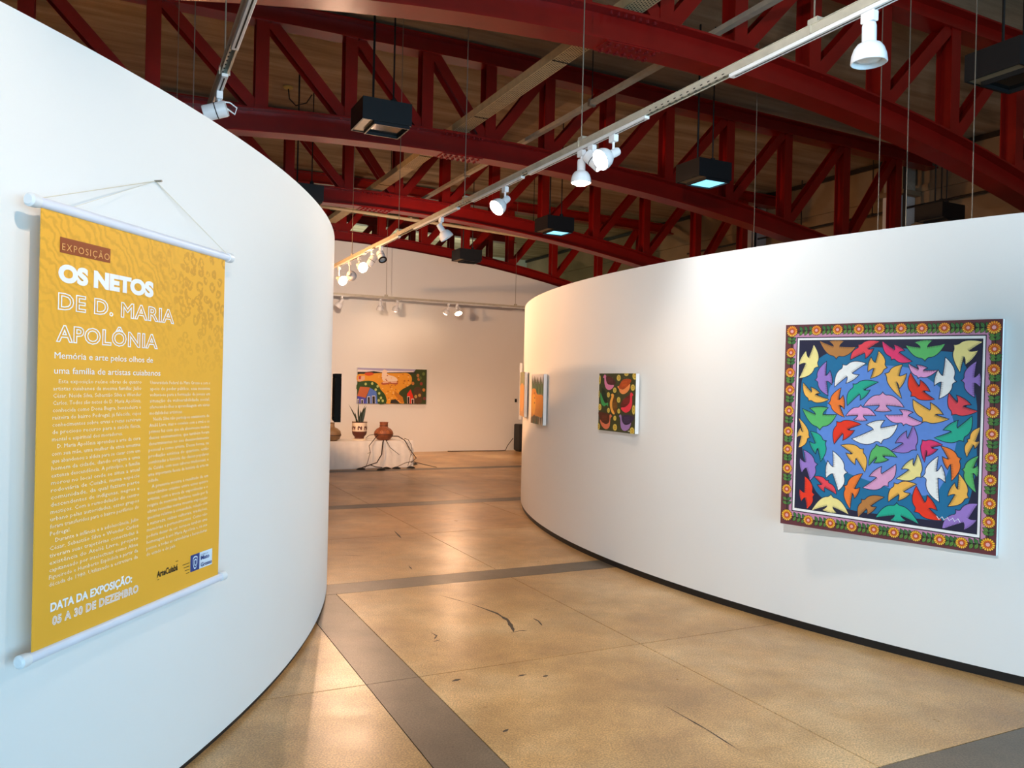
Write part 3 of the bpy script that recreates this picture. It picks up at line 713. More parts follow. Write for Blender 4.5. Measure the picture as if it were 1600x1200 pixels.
# the painter's small white signature, a squiggle
for k in range(9):
    x = .755 + k * .011; A2.poly([(x, .868 + (.006 if k % 2 else -.006)), (x + .003, .868 + (.006 if k % 2 else -.006)), (x + .014, .872 - (.006 if k % 2 else -.006)), (x + .011, .872 - (.006 if k % 2 else -.006))], (235, 240, 244), 12)
A2.mb.build('painted_birds', A2.mats, root)
A3 = Art(PW, PH)
fl = {'t': [(.0363, .0327), (.1656, .0301), (.2739, .0288), (.3792, .0288), (.4769, .029), (.5767, .031), (.6688, .0326), (.7651, .033), (.8633, .0343), (.9669, .0351)],
      'l': [(.0332, .139), (.0318, .2391), (.0337, .3264), (.0323, .43), (.031, .5339), (.0304, .6235), (.0314, .7191), (.0318, .8233), (.0364, .9532)],
      'r': [(.9764, .127), (.9761, .2138), (.9747, .2986), (.9766, .3956), (.9754, .4879), (.9729, .5892), (.9703, .6834), (.9702, .7823), (.9696, .8615)],
      'b': [(.1519, .9641), (.2658, .963), (.372, .9635), (.4782, .9634), (.5706, .9637), (.6693, .9651), (.7721, .9654), (.8634, .9655), (.968, .9568)]}
def runs(seq, horizontal):
    for (a, b_) in zip(seq[:-1], seq[1:]):
        x0, z0 = a[0] * PW, (1 - a[1]) * PH; x1, z1 = b_[0] * PW, (1 - b_[1]) * PH
        d = Vector((x1 - x0, z1 - z0)); L = d.length; d.normalize(); n = Vector((-d.y, d.x)); th = atan2(d.y, d.x)
        A3.mpoly([tuple(Vector((x0, z0)) + n * .003), tuple(Vector((x1, z1)) + n * .003), tuple(Vector((x1, z1)) - n * .003), tuple(Vector((x0, z0)) - n * .003)], (20, 40, 24), 5)
        K = 2 if horizontal else 1
        for k in range(K + 1):
            t = (.42 + .2 * k) * L if K == 2 else (.42 + .16 * k) * L
            c = Vector((x0, z0)) + d * t
            for s in (1, -1):
                leafshape(A3, c.x, c.y, th + s * 2.1 * (1 if not horizontal else 1), .034, .0095, (66, 122, 62) if s > 0 else (98, 142, 62), 6)
runs(fl['t'], True); runs([(.0364, .9532)] + fl['b'], True); runs([fl['t'][0]] + fl['l'], False); runs([fl['t'][-1]] + fl['r'] + [fl['b'][-1]], False)
for k, seq in fl.items():
    for i, (u, v) in enumerate(seq):
        big = (k == 't' and i in (0, 9)) or (k == 'l' and i == 8) or (k == 'b' and i == 8)
        flower(A3, min(max(u, .029), .971) * PW, (1 - min(max(v, .029), .971)) * PH, .036 if big else .0315 if k in 'tb' else .031, 10)
A3.mb.build('painted_flower_border', A3.mats, root)

def wall_canvas(C, r, th, w_, z0, z1, label, gap=.05, depth=.035, name='painting', sgn=1, parts=True):
    n = Vector((cos(th), sin(th))); t = Vector((-sin(th), cos(th))) * sgn; o = Vector(C) + n * (r + gap) - t * w_ / 2
    root = thing(name, label, 'painting', mw=frame_mw(o.x, o.y, z0, t.x, t.y))
    m = MB(); m.box(0, w_, 0, depth, 0, z1 - z0); m.build('canvas', MT['canvas'], root)
    return root, w_, z1 - z0
# painting of seven water birds
root, w_, h_ = wall_canvas(RC, RR, 3.5802 - .002, .588, 1.194, 1.702, 'small painting of seven long-necked birds among yellow rosettes, middle of the right wall')
A = Art(w_, h_)
def u2_(X, Y): return ((X - 180) / 592, (Y - 142) / (868 + (X - 180) * .075))
A.poly([(0, 0), (1, 0), (1, 1), (0, 1)], (62, 66, 34), 0)
rnd = random.Random(5)
for k in range(150):
    u, v = rnd.random() * .96 + .02, rnd.random() * .96 + .02; A.ell(u, v, .008, .006, rnd.choice([(96, 110, 84), (40, 48, 24), (120, 112, 60)]), 1, 6)
def sh(pts, rgb, l): A.poly(closed_smooth([u2_(*p) for p in pts], 3), rgb, l)
BD = [([(245, 210), (270, 160), (298, 180), (300, 250), (335, 310), (430, 320), (400, 375), (350, 395), (300, 370), (272, 290), (268, 215)], (238, 136, 176), [(300, 190), (370, 190), (430, 240), (460, 290), (400, 320), (330, 300), (300, 250)], (84, 30, 34)),
      ([(485, 345), (510, 335), (525, 370), (580, 385), (640, 340), (685, 300), (680, 370), (640, 430), (580, 458), (530, 430), (515, 385)], (250, 152, 84), [(530, 300), (590, 230), (700, 235), (680, 300), (620, 360), (560, 380), (515, 365)], (186, 70, 14)),
      ([(205, 440), (225, 470), (255, 540), (290, 600), (340, 590), (335, 650), (310, 620), (280, 650), (230, 610), (208, 520)], (62, 168, 88), [(225, 370), (270, 390), (305, 460), (330, 560), (315, 598), (270, 560), (235, 470)], (20, 42, 24)),
      ([(385, 468), (410, 450), (435, 470), (430, 510), (410, 580), (415, 670), (455, 760), (415, 755), (380, 680), (370, 580), (395, 500)], (254, 176, 74), [(440, 500), (475, 560), (490, 650), (480, 740), (455, 745), (418, 660), (415, 580)], (110, 66, 14)),
      ([(740, 470), (712, 430), (690, 450), (690, 520), (680, 590), (620, 650), (550, 665), (590, 720), (640, 735), (700, 690), (725, 600), (722, 490)], (240, 54, 76), [(685, 470), (630, 500), (570, 560), (545, 650), (620, 650), (670, 600), (690, 530)], (112, 24, 22)),
      ([(410, 800), (385, 765), (368, 790), (370, 860), (350, 905), (290, 915), (210, 850), (230, 930), (280, 985), (330, 995), (375, 950), (385, 830)], (232, 122, 84), [(180, 740), (280, 745), (360, 770), (368, 860), (330, 905), (260, 900), (210, 840)], (92, 40, 20)),
      ([(525, 790), (550, 765), (565, 800), (572, 860), (610, 915), (660, 920), (715, 885), (690, 970), (640, 1010), (590, 1005), (555, 950), (545, 830)], (168, 128, 190), [(570, 790), (650, 765), (760, 800), (720, 880), (660, 920), (610, 905), (580, 860)], (52, 36, 70))]
for body, c1, wing, c2 in BD:
    sh(body, c1, 3); sh(wing, c2, 4)
    cx = sum(p[0] for p in wing) / len(wing); cy = sum(p[1] for p in wing) / len(wing)
    for k in range(-2, 3):
        q = [u2_(cx - 45, cy + k * 18), u2_(cx + 45, cy + k * 18 - 8), u2_(cx + 45, cy + k * 18 - 5), u2_(cx - 45, cy + k * 18 + 3)]
        A.poly(q, tuple(min(255, int(x * 1.5 + 20)) for x in c2), 5)
for (X, Y, rx, ry) in [(508, 210, 34, 50), (628, 150, 36, 36), (760, 180, 40, 60), (192, 240, 20, 75), (448, 398, 30, 44), (732, 356, 34, 50), (345, 470, 26, 44), (182, 460, 16, 65), (514, 545, 30, 46), (202, 662, 32, 55), (352, 708, 24, 40), (520, 716, 24, 40), (752, 690, 26, 75), (460, 826, 26, 40), (465, 965, 36, 55), (185, 960, 30, 58), (735, 1010, 38, 58)]:
    c = u2_(X, Y); ru, rv = rx / 592, ry / 890
    for s, rgb, l in ((1, (178, 150, 46), 6), (.86, (226, 208, 104), 7), (.55, (196, 148, 30), 8), (.3, (226, 196, 80), 9)):
        A.poly([(min(1, max(0, c[0] + ru * s * cos(2 * pi * k / 14))), min(1, max(0, c[1] + rv * s * sin(2 * pi * k / 14)))) for k in range(14)], rgb, l)
A.poly([(.83, .955), (.93, .955), (.93, .975), (.83, .975)], (190, 186, 160), 6)
A.mb.build('painted_picture', A.mats, root)
# yellow figure painting
root, w_, h_ = wall_canvas(RC, RR, 3.3473, .56, 1.150, 1.700, 'small painting of a yellow shape under green trees, left of the seven-bird painting')
A = Art(w_, h_); A.poly([(0, 0), (1, 0), (1, 1), (0, 1)], (112, 110, 96), 0)
for k, x in enumerate((.12, .38, .62, .86)):
    A.poly([(max(0, x - .17), .38), (x, .03), (min(1, x + .17), .38)], (66, 104, 62), 1); A.poly([(x - .05, .42), (x, .1), (x + .05, .42)], (120, 146, 92), 2)
    A.poly([(max(0, x - .15), .0), (min(1, x + .15), 0), (x + .02, .2)], (226, 226, 232), 1)
A.poly(closed_smooth([(.02, .34), (.15, .29), (.35, .3), (.5, .4), (.9, .41), (.98, .5), (.97, .8), (.8, .86), (.5, .84), (.3, .9), (.05, .86), (.0, .6)]), (232, 150, 22), 3)
A.poly(closed_smooth([(.08, .45), (.3, .42), (.4, .6), (.3, .8), (.1, .78)]), (250, 184, 44), 4)
for y in (.38, .48, .58): A.ell(.3, y, .04, .02, (170, 96, 20), 5, 8)
A.poly([(0, .9), (.3, .82), (.6, .88), (1, .84), (1, 1), (0, 1)], (120, 96, 60), 4)
for x in (.25, .5, .75, .92): A.poly([(x - .08, 1), (x, .82), (x + .08, 1)], (86, 104, 64) if x < .6 else (190, 176, 150), 5)
A.mb.build('painted_picture', A.mats, root)
root, w_, h_ = wall_canvas(RC, RR, 3.222, .6, 1.19, 1.735, 'ochre painting seen nearly edge-on near the far rim of the right wall')
A = Art(w_, h_); A.poly([(0, 0), (1, 0), (1, 1), (0, 1)], (196, 148, 84), 0)
A.poly([(0, 0), (1, 0), (1, .3), (0, .3)], (140, 140, 96), 1); A.poly(closed_smooth([(.2, .3), (.8, .3), (.9, .7), (.5, .9), (.1, .7)]), (222, 160, 70), 2)
A.mb.build('painted_picture', A.mats, root)
root, w_, h_ = wall_canvas(RC, RR, 3.128, .5, 1.12, 1.86, 'narrow edge of a picture hung beyond the rim of the right wall', gap=.05)
A = Art(w_, h_); A.poly([(0, 0), (1, 0), (1, 1), (0, 1)], (120, 80, 60), 0); A.mb.build('painted_picture', A.mats, root)
# dark framed picture on the far side of the left wall
n = Vector((cos(.262), sin(.262))); t = Vector((-sin(.262), cos(.262))); o = Vector(LC) + n * (LR + .075) - t * .22
root = thing('framed_picture', 'dark framed picture seen edge-on at the rim of the left wall', 'picture', mw=frame_mw(o.x, o.y, 1.26, t.x, t.y))
m = MB()
for q in ((0, .44, 0, .03), (0, .44, .35, .38), (0, .03, .03, .35), (.41, .44, .03, .35)): m.box(q[0], q[1], 0, .05, q[2], q[3])
m.build('frame', MT['frame_black'], root, bevel=.003)
m = MB(); m.box(.03, .41, .02, .045, .03, .35); m.build('picture_panel', mat('grey_panel', (84, 68, 52), .9, spec=.1), root)
# landscape painting on the end wall
PWv, PHz = 1.585, .775
root = thing('landscape_painting', 'wide painting of a golden village with blue and red houses on the white end wall', 'painting', mw=frame_mw(*W(17.07, 4.685, 1.075), EV.x, EV.y))
m = MB(); m.box(0, PWv, 0, .035, 0, PHz); m.build('canvas', MT['canvas'], root)
A = Art(PWv, PHz)
def lu(X, Y): 
    u = (X - 200 + (Y - 175) * .04) / 1245; return (min(1, max(0, u)), min(1, max(0, (Y - 175 - u * 62) / 602)))
def ls(pts, rgb, l, sm=False):
    q = [lu(*p) for p in pts]; A.poly(closed_smooth(q, 3) if sm else q, rgb, l)
A.poly([(0, 0), (1, 0), (1, 1), (0, 1)], (56, 72, 34), 0)
ls([(200, 175), (1240, 225), (1200, 280), (600, 265), (190, 250)], (176, 172, 214), 1); ls([(200, 205), (600, 235), (1200, 255), (1190, 275), (600, 268), (195, 245)], (244, 236, 240), 2)
ls([(200, 245), (350, 250), (480, 240), (640, 268), (1240, 275), (1240, 300), (200, 300)], (44, 42, 40), 3)
ls([(200, 290), (360, 285), (560, 275), (760, 280), (960, 285), (1090, 290), (1160, 360), (1150, 470), (1080, 520), (980, 570), (920, 640), (990, 740), (1010, 810), (900, 800), (690, 800), (680, 680), (600, 560), (540, 460), (400, 400), (200, 410)], (240, 166, 50), 4, True)
ls([(640, 230), (720, 240), (720, 300), (860, 350), (890, 420), (640, 410)], (250, 224, 200), 5, True)
ls([(610, 440), (760, 430), (900, 430), (890, 480), (760, 465), (640, 480)], (190, 96, 66), 6, True); ls([(630, 425), (740, 425), (740, 445), (640, 450)], (244, 200, 176), 7); ls([(780, 430), (890, 430), (880, 452), (790, 452)], (244, 200, 176), 7)
ls([(330, 265), (440, 262), (480, 290), (400, 318), (330, 300)], (220, 84, 40), 6, True); ls([(205, 320), (320, 315), (320, 380), (240, 412), (200, 400)], (232, 190, 160), 5); ls([(215, 320), (260, 318), (250, 370), (215, 370)], (206, 70, 50), 6)
ls([(200, 430), (380, 400), (520, 440), (600, 560), (680, 660), (690, 790), (540, 790), (520, 600), (400, 520), (190, 560)], (48, 82, 34), 5, True)
for X, Y in ((335, 455), (450, 450), (545, 500), (510, 555), (570, 620), (600, 700), (560, 740), (630, 750)): A.ell(*lu(X, Y), .017, .04, (200, 214, 130), 6, 10)
ls([(235, 495), (410, 515), (330, 690), (185, 650)], (206, 112, 66), 7); ls([(190, 650), (330, 690), (330, 790), (175, 785)], (74, 74, 190), 7); ls([(410, 520), (520, 590), (540, 795), (330, 790), (345, 680)], (90, 130, 224), 8)
for q in ((360, 665, 50, 125), (440, 655, 60, 135), (185, 700, 30, 80), (245, 710, 45, 75)):
    ls([(q[0], q[1]), (q[0] + q[2], q[1]), (q[0] + q[2], q[1] + q[3]), (q[0], q[1] + q[3])], (236, 236, 244), 9); ls([(q[0] + 8, q[1] + 12), (q[0] + q[2] - 8, q[1] + 12), (q[0] + q[2] - 8, q[1] + q[3]), (q[0] + 8, q[1] + q[3])], (28, 24, 34), 10)
ls([(1135, 570), (1180, 690), (1200, 820), (1070, 815), (1070, 650)], (232, 46, 20), 8)
for q in ((1070, 690, 50, 125), (1145, 735, 52, 85)):
    ls([(q[0], q[1]), (q[0] + q[2], q[1]), (q[0] + q[2], q[1] + q[3]), (q[0], q[1] + q[3])], (240, 220, 210), 9); ls([(q[0] + 9, q[1] + 12), (q[0] + q[2] - 9, q[1] + 12), (q[0] + q[2] - 9, q[1] + q[3]), (q[0] + 9, q[1] + q[3])], (40, 18, 20), 10)
ls([(1200, 560), (1330, 560), (1340, 800), (1210, 810)], (86, 60, 40), 6, True)
for X, Y, c in ((1275, 335, (176, 120, 70)), (1290, 400, (190, 116, 60)), (1180, 470, (206, 130, 60)), (1335, 480, (150, 60, 50)), (1380, 590, (206, 130, 60)), (1380, 310, (110, 130, 60)), (1230, 700, (200, 160, 90)), (1300, 680, (190, 150, 80)), (1390, 740, (130, 60, 60)), (1320, 380, (90, 110, 50))): A.ell(*lu(X, Y), .022, .05, c, 7, 10)
rnd = random.Random(3)
for k in range(70):
    X, Y = rnd.uniform(560, 1120), rnd.uniform(290, 790)
    if 560 < X < 700 and Y > 560 or X > 960 and Y > 540: continue
    A.ell(*lu(X, Y), .012, .016, rnd.choice([(250, 190, 90), (206, 120, 36), (250, 206, 130), (180, 90, 30)]), 6, 7)
ls([(780, 740), (860, 730), (940, 800), (760, 800)], (52, 48, 44), 7); ls([(850, 590), (990, 700), (1010, 800), (960, 800), (840, 650)], (206, 130, 40), 7)
A.mb.build('painted_picture', A.mats, root)
o = MB(); o.box(6.43, 6.50, 17.10, 17.12, 1.11, 1.16); o = gridroot(o.build('label_card', MT['canvas'])); tag(o, 'tiny pale caption card on the end wall right of the landscape painting', 'card')
o = MB(); o.box(8.52, 8.56, 17.09, 17.12, 1.14, 1.22); o = gridroot(o.build('wall_switch', MT['black'])); tag(o, 'tiny dark switch on the end wall beside the rim of the right wall', 'switch')

# ------------------------------------------------------------------ things on and by the plinth
root = thing('display_plinth', 'low long white cloth-covered plinth in front of the end wall', 'plinth', W(14.05, 2.3, 0), YAW)
PL = 2.63
m = MB(); m.box(.01, PL - .01, .01, .54, 0, .492); m.build('plinth_body', MT['cloth'], root)
m = MB(); N = 90
def fold(x): return .010 * sin(x * 17) * max(0, sin(x * 2.3 + .4)) + .006 * sin(x * 41 + 1)
path = [(PL * k / N, 0) for k in range(N + 1)]
for k in range(N):
    x0, x1 = PL * k / N, PL * (k + 1) / N
    a0, a1 = -fold(x0) - .008, -fold(x1) - .008
    m.poly([(x0, a0, .012), (x1, a1, .012), (x1, -.003, .497), (x0, -.003, .497)])
    m.poly([(x0, -.003, .497), (x1, -.003, .497), (x1, .553, .497), (x0, .553, .497)])
M2 = 20
for k in range(M2):
    y0, y1 = .55 * k / M2, .55 * (k + 1) / M2
    a0, a1 = PL + .006 + abs(fold(y0 * 1.7 + 1)), PL + .006 + abs(fold(y1 * 1.7 + 1))
    m.poly([(a0, y0, .012), (a1, y1, .012), (PL, y1, .497), (PL, y0, .497)])
m.build('cloth_cover', MT['cloth'], root, smooth=True)

ZP = .498
CL_B = mat('fired_clay', (132, 72, 40), .6, noise=(22, .35, 5)); CL_P = mat('clay_pale_motif', (176, 106, 60), .6)
CL_D = mat('clay_dark_motif', (66, 34, 22), .6); CL_G = mat('grey_brown_clay', (134, 106, 74), .5, noise=(12, .2, 4))
POT_W = mat('pot_cream', (232, 214, 190), .5); POT_D = mat('pot_brown', (92, 44, 30), .5)
# round clay jar
root = thing('clay_jar', 'round brown painted clay jar on the plinth with twig legs trailing to the floor', 'jar', W(14.2, 4.41, ZP), YAW)
prof = [(.085, 0), (.12, .02), (.162, .07), (.175, .115), (.165, .16), (.13, .205), (.082, .232), (.072, .25), (.074, .30), (.08, .332), (.07, .332), (.062, .30), (.06, .25)]
m = MB(); m.lathe(prof, 40, cap=False); m.lathe([(.001, .0), (.085, 0)], 40, cap=False); m.build('jar_body', CL_B, root, smooth=True)
def rad(z):
    for (r0, z0), (r1, z1) in zip(prof[:-1], prof[1:]):
        if z0 <= z <= z1 and z1 > z0: return r0 + (r1 - r0) * (z - z0) / (z1 - z0)
    return .1
m = MB()
for k in range(9):          # painted spirals round the shoulder
    a0 = 2 * pi * k / 9
    for q in range(10):
        t0, t1 = 2 * pi * q / 10, 2 * pi * (q + 1) / 10
        def pp(t, rr):
            z = .158 + rr * sin(t); a = a0 + rr * cos(t) / .16; r = rad(z) + .0015; return (r * cos(a), r * sin(a), z)
        m.poly([pp(t0, .026), pp(t1, .026), pp(t1, .016), pp(t0, .016)])
m.build('spiral_motif', CL_P, root)
m = MB(); m.lathe([(rad(.105) + .002, .105), (rad(.115) + .002, .115)], 40, cap=False); m.lathe([(.0755, .262), (.0765, .272)], 40, cap=False); m.build('painted_ring', CL_D, root, smooth=True)
def tw(pts, u0=14.0, us=None):        # (v, z) -> local
    out = []
    for i, (v, z) in enumerate(pts):
        uu = us[i] if us else u0; out.append((v - 4.41, uu - 14.2, z - ZP))
    return out
TW = [([(4.50, .58), (4.62, .58), (4.73, .51), (4.85, .31), (4.97, .18), (4.91, .11), (4.84, .03)], .011, .006, [14.1, 14.0, 13.95, 13.93, 13.98, 14.03, 14.09]),
      ([(4.36, .50), (4.33, .47), (4.30, .26), (4.21, .12), (4.10, .08), (3.95, .02)], .013, .008, [14.05, 13.98, 13.94, 13.92, 13.95, 14.02]),
      ([(4.10, .08), (4.20, .04), (4.34, .02)], .009, .007, [13.95, 13.96, 14.02]), ([(4.27, .6), (4.2, .56), (4.07, .42), (4.09, .3), (4.04, .11), (4.0, .02)], .009, .004, [14.1, 14.0, 13.95, 13.94, 13.94, 13.96]),
      ([(4.39, .52), (4.46, .38), (4.63, .25)], .007, .004, [14.0, 13.95, 13.93]), ([(4.27, .62), (4.2, .61), (4.1, .6), (4.03, .55)], .007, .004, [14.12, 14.1, 14.06, 14.04]),
      ([(4.73, .54), (4.8, .52), (4.85, .43), (4.86, .3), (4.82, .04)], .006, .004, [13.97, 13.95, 13.93, 13.93, 14.0]), ([(4.91, .12), (4.76, .1), (4.6, .03)], .006, .005, [14.0, 13.96, 13.96]),
      ([(4.93, .11), (5.12, .06), (5.33, .012)], .008, .005, [14.0, 13.95, 13.86]), ([(4.09, .3), (4.03, .29)], .005, .003, [13.94, 13.9]), ([(4.86, .28), (5.0, .1), (5.12, .03)], .006, .005, [13.95, 14.3, 14.55])]
for pts, r, r2_, us in TW:
    m = MB(); m.tube(tw(pts, us=us), r * .9, 7, r2=r2_); m.build('twig_leg', MT['twig'], root, smooth=True)
for (u, v) in ((14.02, 3.93), (13.76, 4.24), (14.02, 4.40), (13.94, 4.58), (14.02, 4.86), (14.58, 5.13)):
    m = MB(); T = Matrix.Translation((v - 4.41, u - 14.2 if u > 14.3 else min(u, 13.95) - 14.2, -ZP)) @ Matrix.Scale(1.55, 4, (1, 0, 0))
    m.lathe([(.055, .002), (.05, .012), (.03, .028), (.008, .036)], 14, T=T); m.build('twig_foot', MT['black'], root, smooth=True)
# painted pot with snake plant
root = thing('plant_pot', 'cream and brown painted goblet-shaped pot on the plinth, left of the round jar', 'pot', W(14.28, 3.98, ZP), YAW)
pr = [(.125, 0), (.122, .018), (.085, .03), (.078, .05), (.09, .07), (.12, .11), (.131, .17), (.134, .33), (.128, .333), (.12, .31), (.001, .31)]
m = MB(); m.lathe(pr, 36, cap=False); m.build('pot_body', POT_W, root, smooth=True)
m = MB(); m.lathe([(.088, .028), (.081, .05), (.093, .07), (.1225, .105), (.1325, .155), (.1325, .162)], 36, cap=False); m.lathe([(.1365, .318), (.1365, .334)], 36, cap=False); m.build('brown_glaze', POT_D, root, smooth=True)
m = MB()
for k in range(7):
    a = 2 * pi * k / 7; g = .3
    P = [(a - g, .19), (a + g * .8, .19), (a + g, .245), (a + g * .5, .262), (a + .1, .235), (a - .1, .26), (a - g * .6, .265), (a - g, .235)]
    m.poly([(.1355 * cos(t), .1355 * sin(t), z) for t, z in P])
m.build('animal_motif', POT_D, root)
m = MB(); m.lathe([(.001, .315), (.124, .315)], 24, cap=False); m.build('soil', MT['soil'], root)
root = thing('snake_plant', 'dark snake plant with upright pointed leaves growing in the goblet-shaped pot', 'plant', W(14.28, 3.98, ZP + .318), YAW)
for (x0, x1, xm, H, wd, y) in ((-.03, -.21, -.13, .33, .012, .0), (-.02, -.03, -.045, .38, .013, -.02), (.0, .02, .03, .22, .022, .02), (.035, .12, .05, .30, .036, .0), (.01, .11, .05, .33, .014, .03), (-.01, -.0, .0, .16, .02, -.03), (-.05, -.09, -.07, .2, .012, .02)):
    m = MB(); n_ = 10; pts = bez((x0, 0), (xm, H * .6), (x1, H), n_)
    for i in range(n_):
        wa = wd * (1 - (i / n_) ** 2.2) * (.75 + .5 * sin(pi * i / n_)); wb = wd * (1 - ((i + 1) / n_) ** 2.2) * (.75 + .5 * sin(pi * (i + 1) / n_))
        (a, za), (c, zc) = pts[i], pts[i + 1]
        m.poly([(a - wa, y, za), (c - wb, y, zc), (c, y + .006, zc), (a, y + .006, za)]); m.poly([(a, y + .006, za), (c, y + .006, zc), (c + wb, y, zc), (a + wa, y, za)])
    m.build('leaf', MT['leaf'], root, smooth=True)
# grey-brown vase half hidden by the left wall
root = thing('clay_vase', 'grey-brown round vase with a narrow neck, half hidden behind the left wall', 'vase', W(14.25, 3.47, ZP), YAW)
m = MB(); m.lathe([(.001, 0), (.09, 0), (.14, .035), (.165, .1), (.15, .17), (.1, .215), (.055, .235), (.045, .26), (.045, .31), (.055, .32), (.04, .32), (.035, .26)], 36, cap=False); m.build('vase_body', CL_G, root, smooth=True)
m = MB(); m.lathe([(.167, .095), (.167, .105)], 36, cap=False); m.build('painted_ring', CL_D, root, smooth=True)
# black loudspeaker on the floor by the end wall
root = thing('loudspeaker', 'black box on the floor against the end wall, beside the rim of the right wall', 'speaker', W(16.78, 8.62, 0), YAW)
m = MB(); m.box(-.2, .2, -.16, .16, .02, .64); m.build('cabinet', MT['black'], root, bevel=.03)
m = MB(); m.box(-.17, .17, -.168, -.158, .06, .6); m.build('grille', MT['box'], root)
for x in (-.14, .14):
    m = MB(); m.box(x - .03, x + .03, -.1, .1, 0, .025); m.build('foot', MT['black'], root)
m = MB(); m.tube([tuple(W(16.95, 8.42, .3)), tuple(W(17.0, 8.3, .12)), tuple(W(16.9, 8.2, .02)), tuple(W(16.95, 8.0, .008)), tuple(W(17.0, 7.4, .008)), tuple(W(17.02, 6.8, .008))], .009, 6)
tag(m.build('power_cord', MT['cable']), 'thin dark cord trailing from the black box along the foot of the end wall', 'cord')

# ------------------------------------------------------------------ hanging banner on the left wall
BW, BH = 1.0104, 1.3273
BZ = .7643
bm_ = frame_mw(-1.4042, 2.3804, BZ, .1890, .9925)
root = thing('hanging_banner', 'tall golden yellow exhibition banner with white lettering hung by a string on the left wall', 'banner', mw=bm_)
m_ = bpy.data.materials.new('banner_print'); m_.use_nodes = True; nt = m_.node_tree; pb = nt.nodes['Principled BSDF']; pb.inputs['Roughness'].default_value = .55
tc = nt.nodes.new('ShaderNodeTexCoord'); sp = nt.nodes.new('ShaderNodeSeparateXYZ'); nt.links.new(tc.outputs['Object'], sp.inputs[0])
def node(t, **k):
    n = nt.nodes.new(t)
    for a, b_ in k.items(): setattr(n, a, b_)
    return n
def mth(op, a, b_=None, clamp=False):
    n = node('ShaderNodeMath', operation=op, use_clamp=clamp)
    for i, x in enumerate((a, b_)):
        if x is None: continue
        if isinstance(x, (int, float)): n.inputs[i].default_value = x
        else: nt.links.new(x, n.inputs[i])
    return n.outputs[0]
def rng(x, a, b_, c, d):
    n = node('ShaderNodeMapRange'); nt.links.new(x, n.inputs[0]); n.inputs[1].default_value = a; n.inputs[2].default_value = b_; n.inputs[3].default_value = c; n.inputs[4].default_value = d; n.clamp = True; return n.outputs[0]
def mixc(f, A_, B_):
    n = node('ShaderNodeMix', data_type='RGBA'); nt.links.new(f, n.inputs[0])
    for i, x in ((6, A_), (7, B_)):
        if isinstance(x, tuple): n.inputs[i].default_value = (*lin(x), 1)
        else: nt.links.new(x, n.inputs[i])
    return n.outputs[2]
X, Z = sp.outputs[0], sp.outputs[2]
# leopard rosettes, strongest top right
ns = node('ShaderNodeTexNoise'); ns.inputs['Scale'].default_value = 22; nt.links.new(tc.outputs['Object'], ns.inputs['Vector'])
vd = node('ShaderNodeVectorMath', operation='MULTIPLY_ADD'); nt.links.new(ns.outputs['Color'], vd.inputs[0]); vd.inputs[1].default_value = (.03, 0, .03); nt.links.new(tc.outputs['Object'], vd.inputs[2])
vo = node('ShaderNodeTexVoronoi'); vo.inputs['Scale'].default_value = 24; vo.inputs['Randomness'].default_value = .8; nt.links.new(vd.outputs[0], vo.inputs['Vector'])
ringm = mth('MULTIPLY', rng(vo.outputs['Distance'], .2, .27, 0, 1), rng(vo.outputs['Distance'], .47, .54, 1, 0))
n5 = node('ShaderNodeTexNoise'); n5.inputs['Scale'].default_value = 60; nt.links.new(tc.outputs['Object'], n5.inputs['Vector'])
ringm = mth('MULTIPLY', ringm, rng(n5.outputs['Fac'], .38, .46, 0, 1))
msk = mth('MULTIPLY', rng(X, .45, .78, 0, 1), rng(Z, .80, 1.12, 0, 1))
ringm = mth('MULTIPLY', ringm, msk)
# soft photographic drawing of an animal's fur top left
wv = node('ShaderNodeTexWave', wave_type='BANDS', bands_direction='DIAGONAL'); wv.inputs['Scale'].default_value = 14; wv.inputs['Distortion'].default_value = 14; wv.inputs['Detail'].default_value = 4; wv.inputs['Detail Scale'].default_value = .9
nt.links.new(tc.outputs['Object'], wv.inputs['Vector'])
mw_ = mth('MULTIPLY', rng(X, .55, .75, 1, 0), rng(Z, .85, 1.15, 0, 1))
furm = mth('MULTIPLY', rng(wv.outputs['Fac'], .3, 1, 0, .5), mw_)
cc = mixc(furm, (240, 176, 50), (204, 146, 38)); cc = mixc(mth('MULTIPLY', ringm, .5), cc, (184, 120, 26))
nt.links.new(cc, pb.inputs['Base Color'])
m = MB(); NX, NZ = 20, 24
def sag(x, z): return .004 * sin(x * 5 + z * 3) * sin(pi * z / BH)
for j in range(NZ):
    for i in range(NX):
        x0, x1, z0, z1 = BW * i / NX, BW * (i + 1) / NX, BH * j / NZ, BH * (j + 1) / NZ
        m.poly([(x0, 0, z0), (x1, 0, z0), (x1, 0, z1), (x0, 0, z1)]); m.poly([(x0, .003, z0), (x0, .003, z1), (x1, .003, z1), (x1, .003, z0)])
for x in (0, BW): m.poly([(x, 0, 0), (x, .003, 0), (x, .003, BH), (x, 0, BH)])
m.build('banner_fabric', m_, root)
def rodx(z, xa, xb, nm):
    m = MB(); m.tube([(xa, .004, z), (xb, .004, z)], .0165, 16); o = m.build(nm, MT['banner_rod'], root, smooth=True)
    for x, s in ((xa, -1), (xb, 1)):
        m = MB(); m.lathe([(.0195, 0), (.0205, .01), (.0205, .03), (.014, .036)], 16, T=Matrix.Translation((x, .004, z)) @ Matrix.Rotation(s * pi / 2, 4, 'Y')); m.build('end_cap', MT['white'], o, smooth=True)
rodx(BH + .010, -.012, BW + .02, 'top_rod'); rodx(-.012, -.012, BW + .02, 'bottom_rod')
nx, nz = .60, 2.316 - BZ
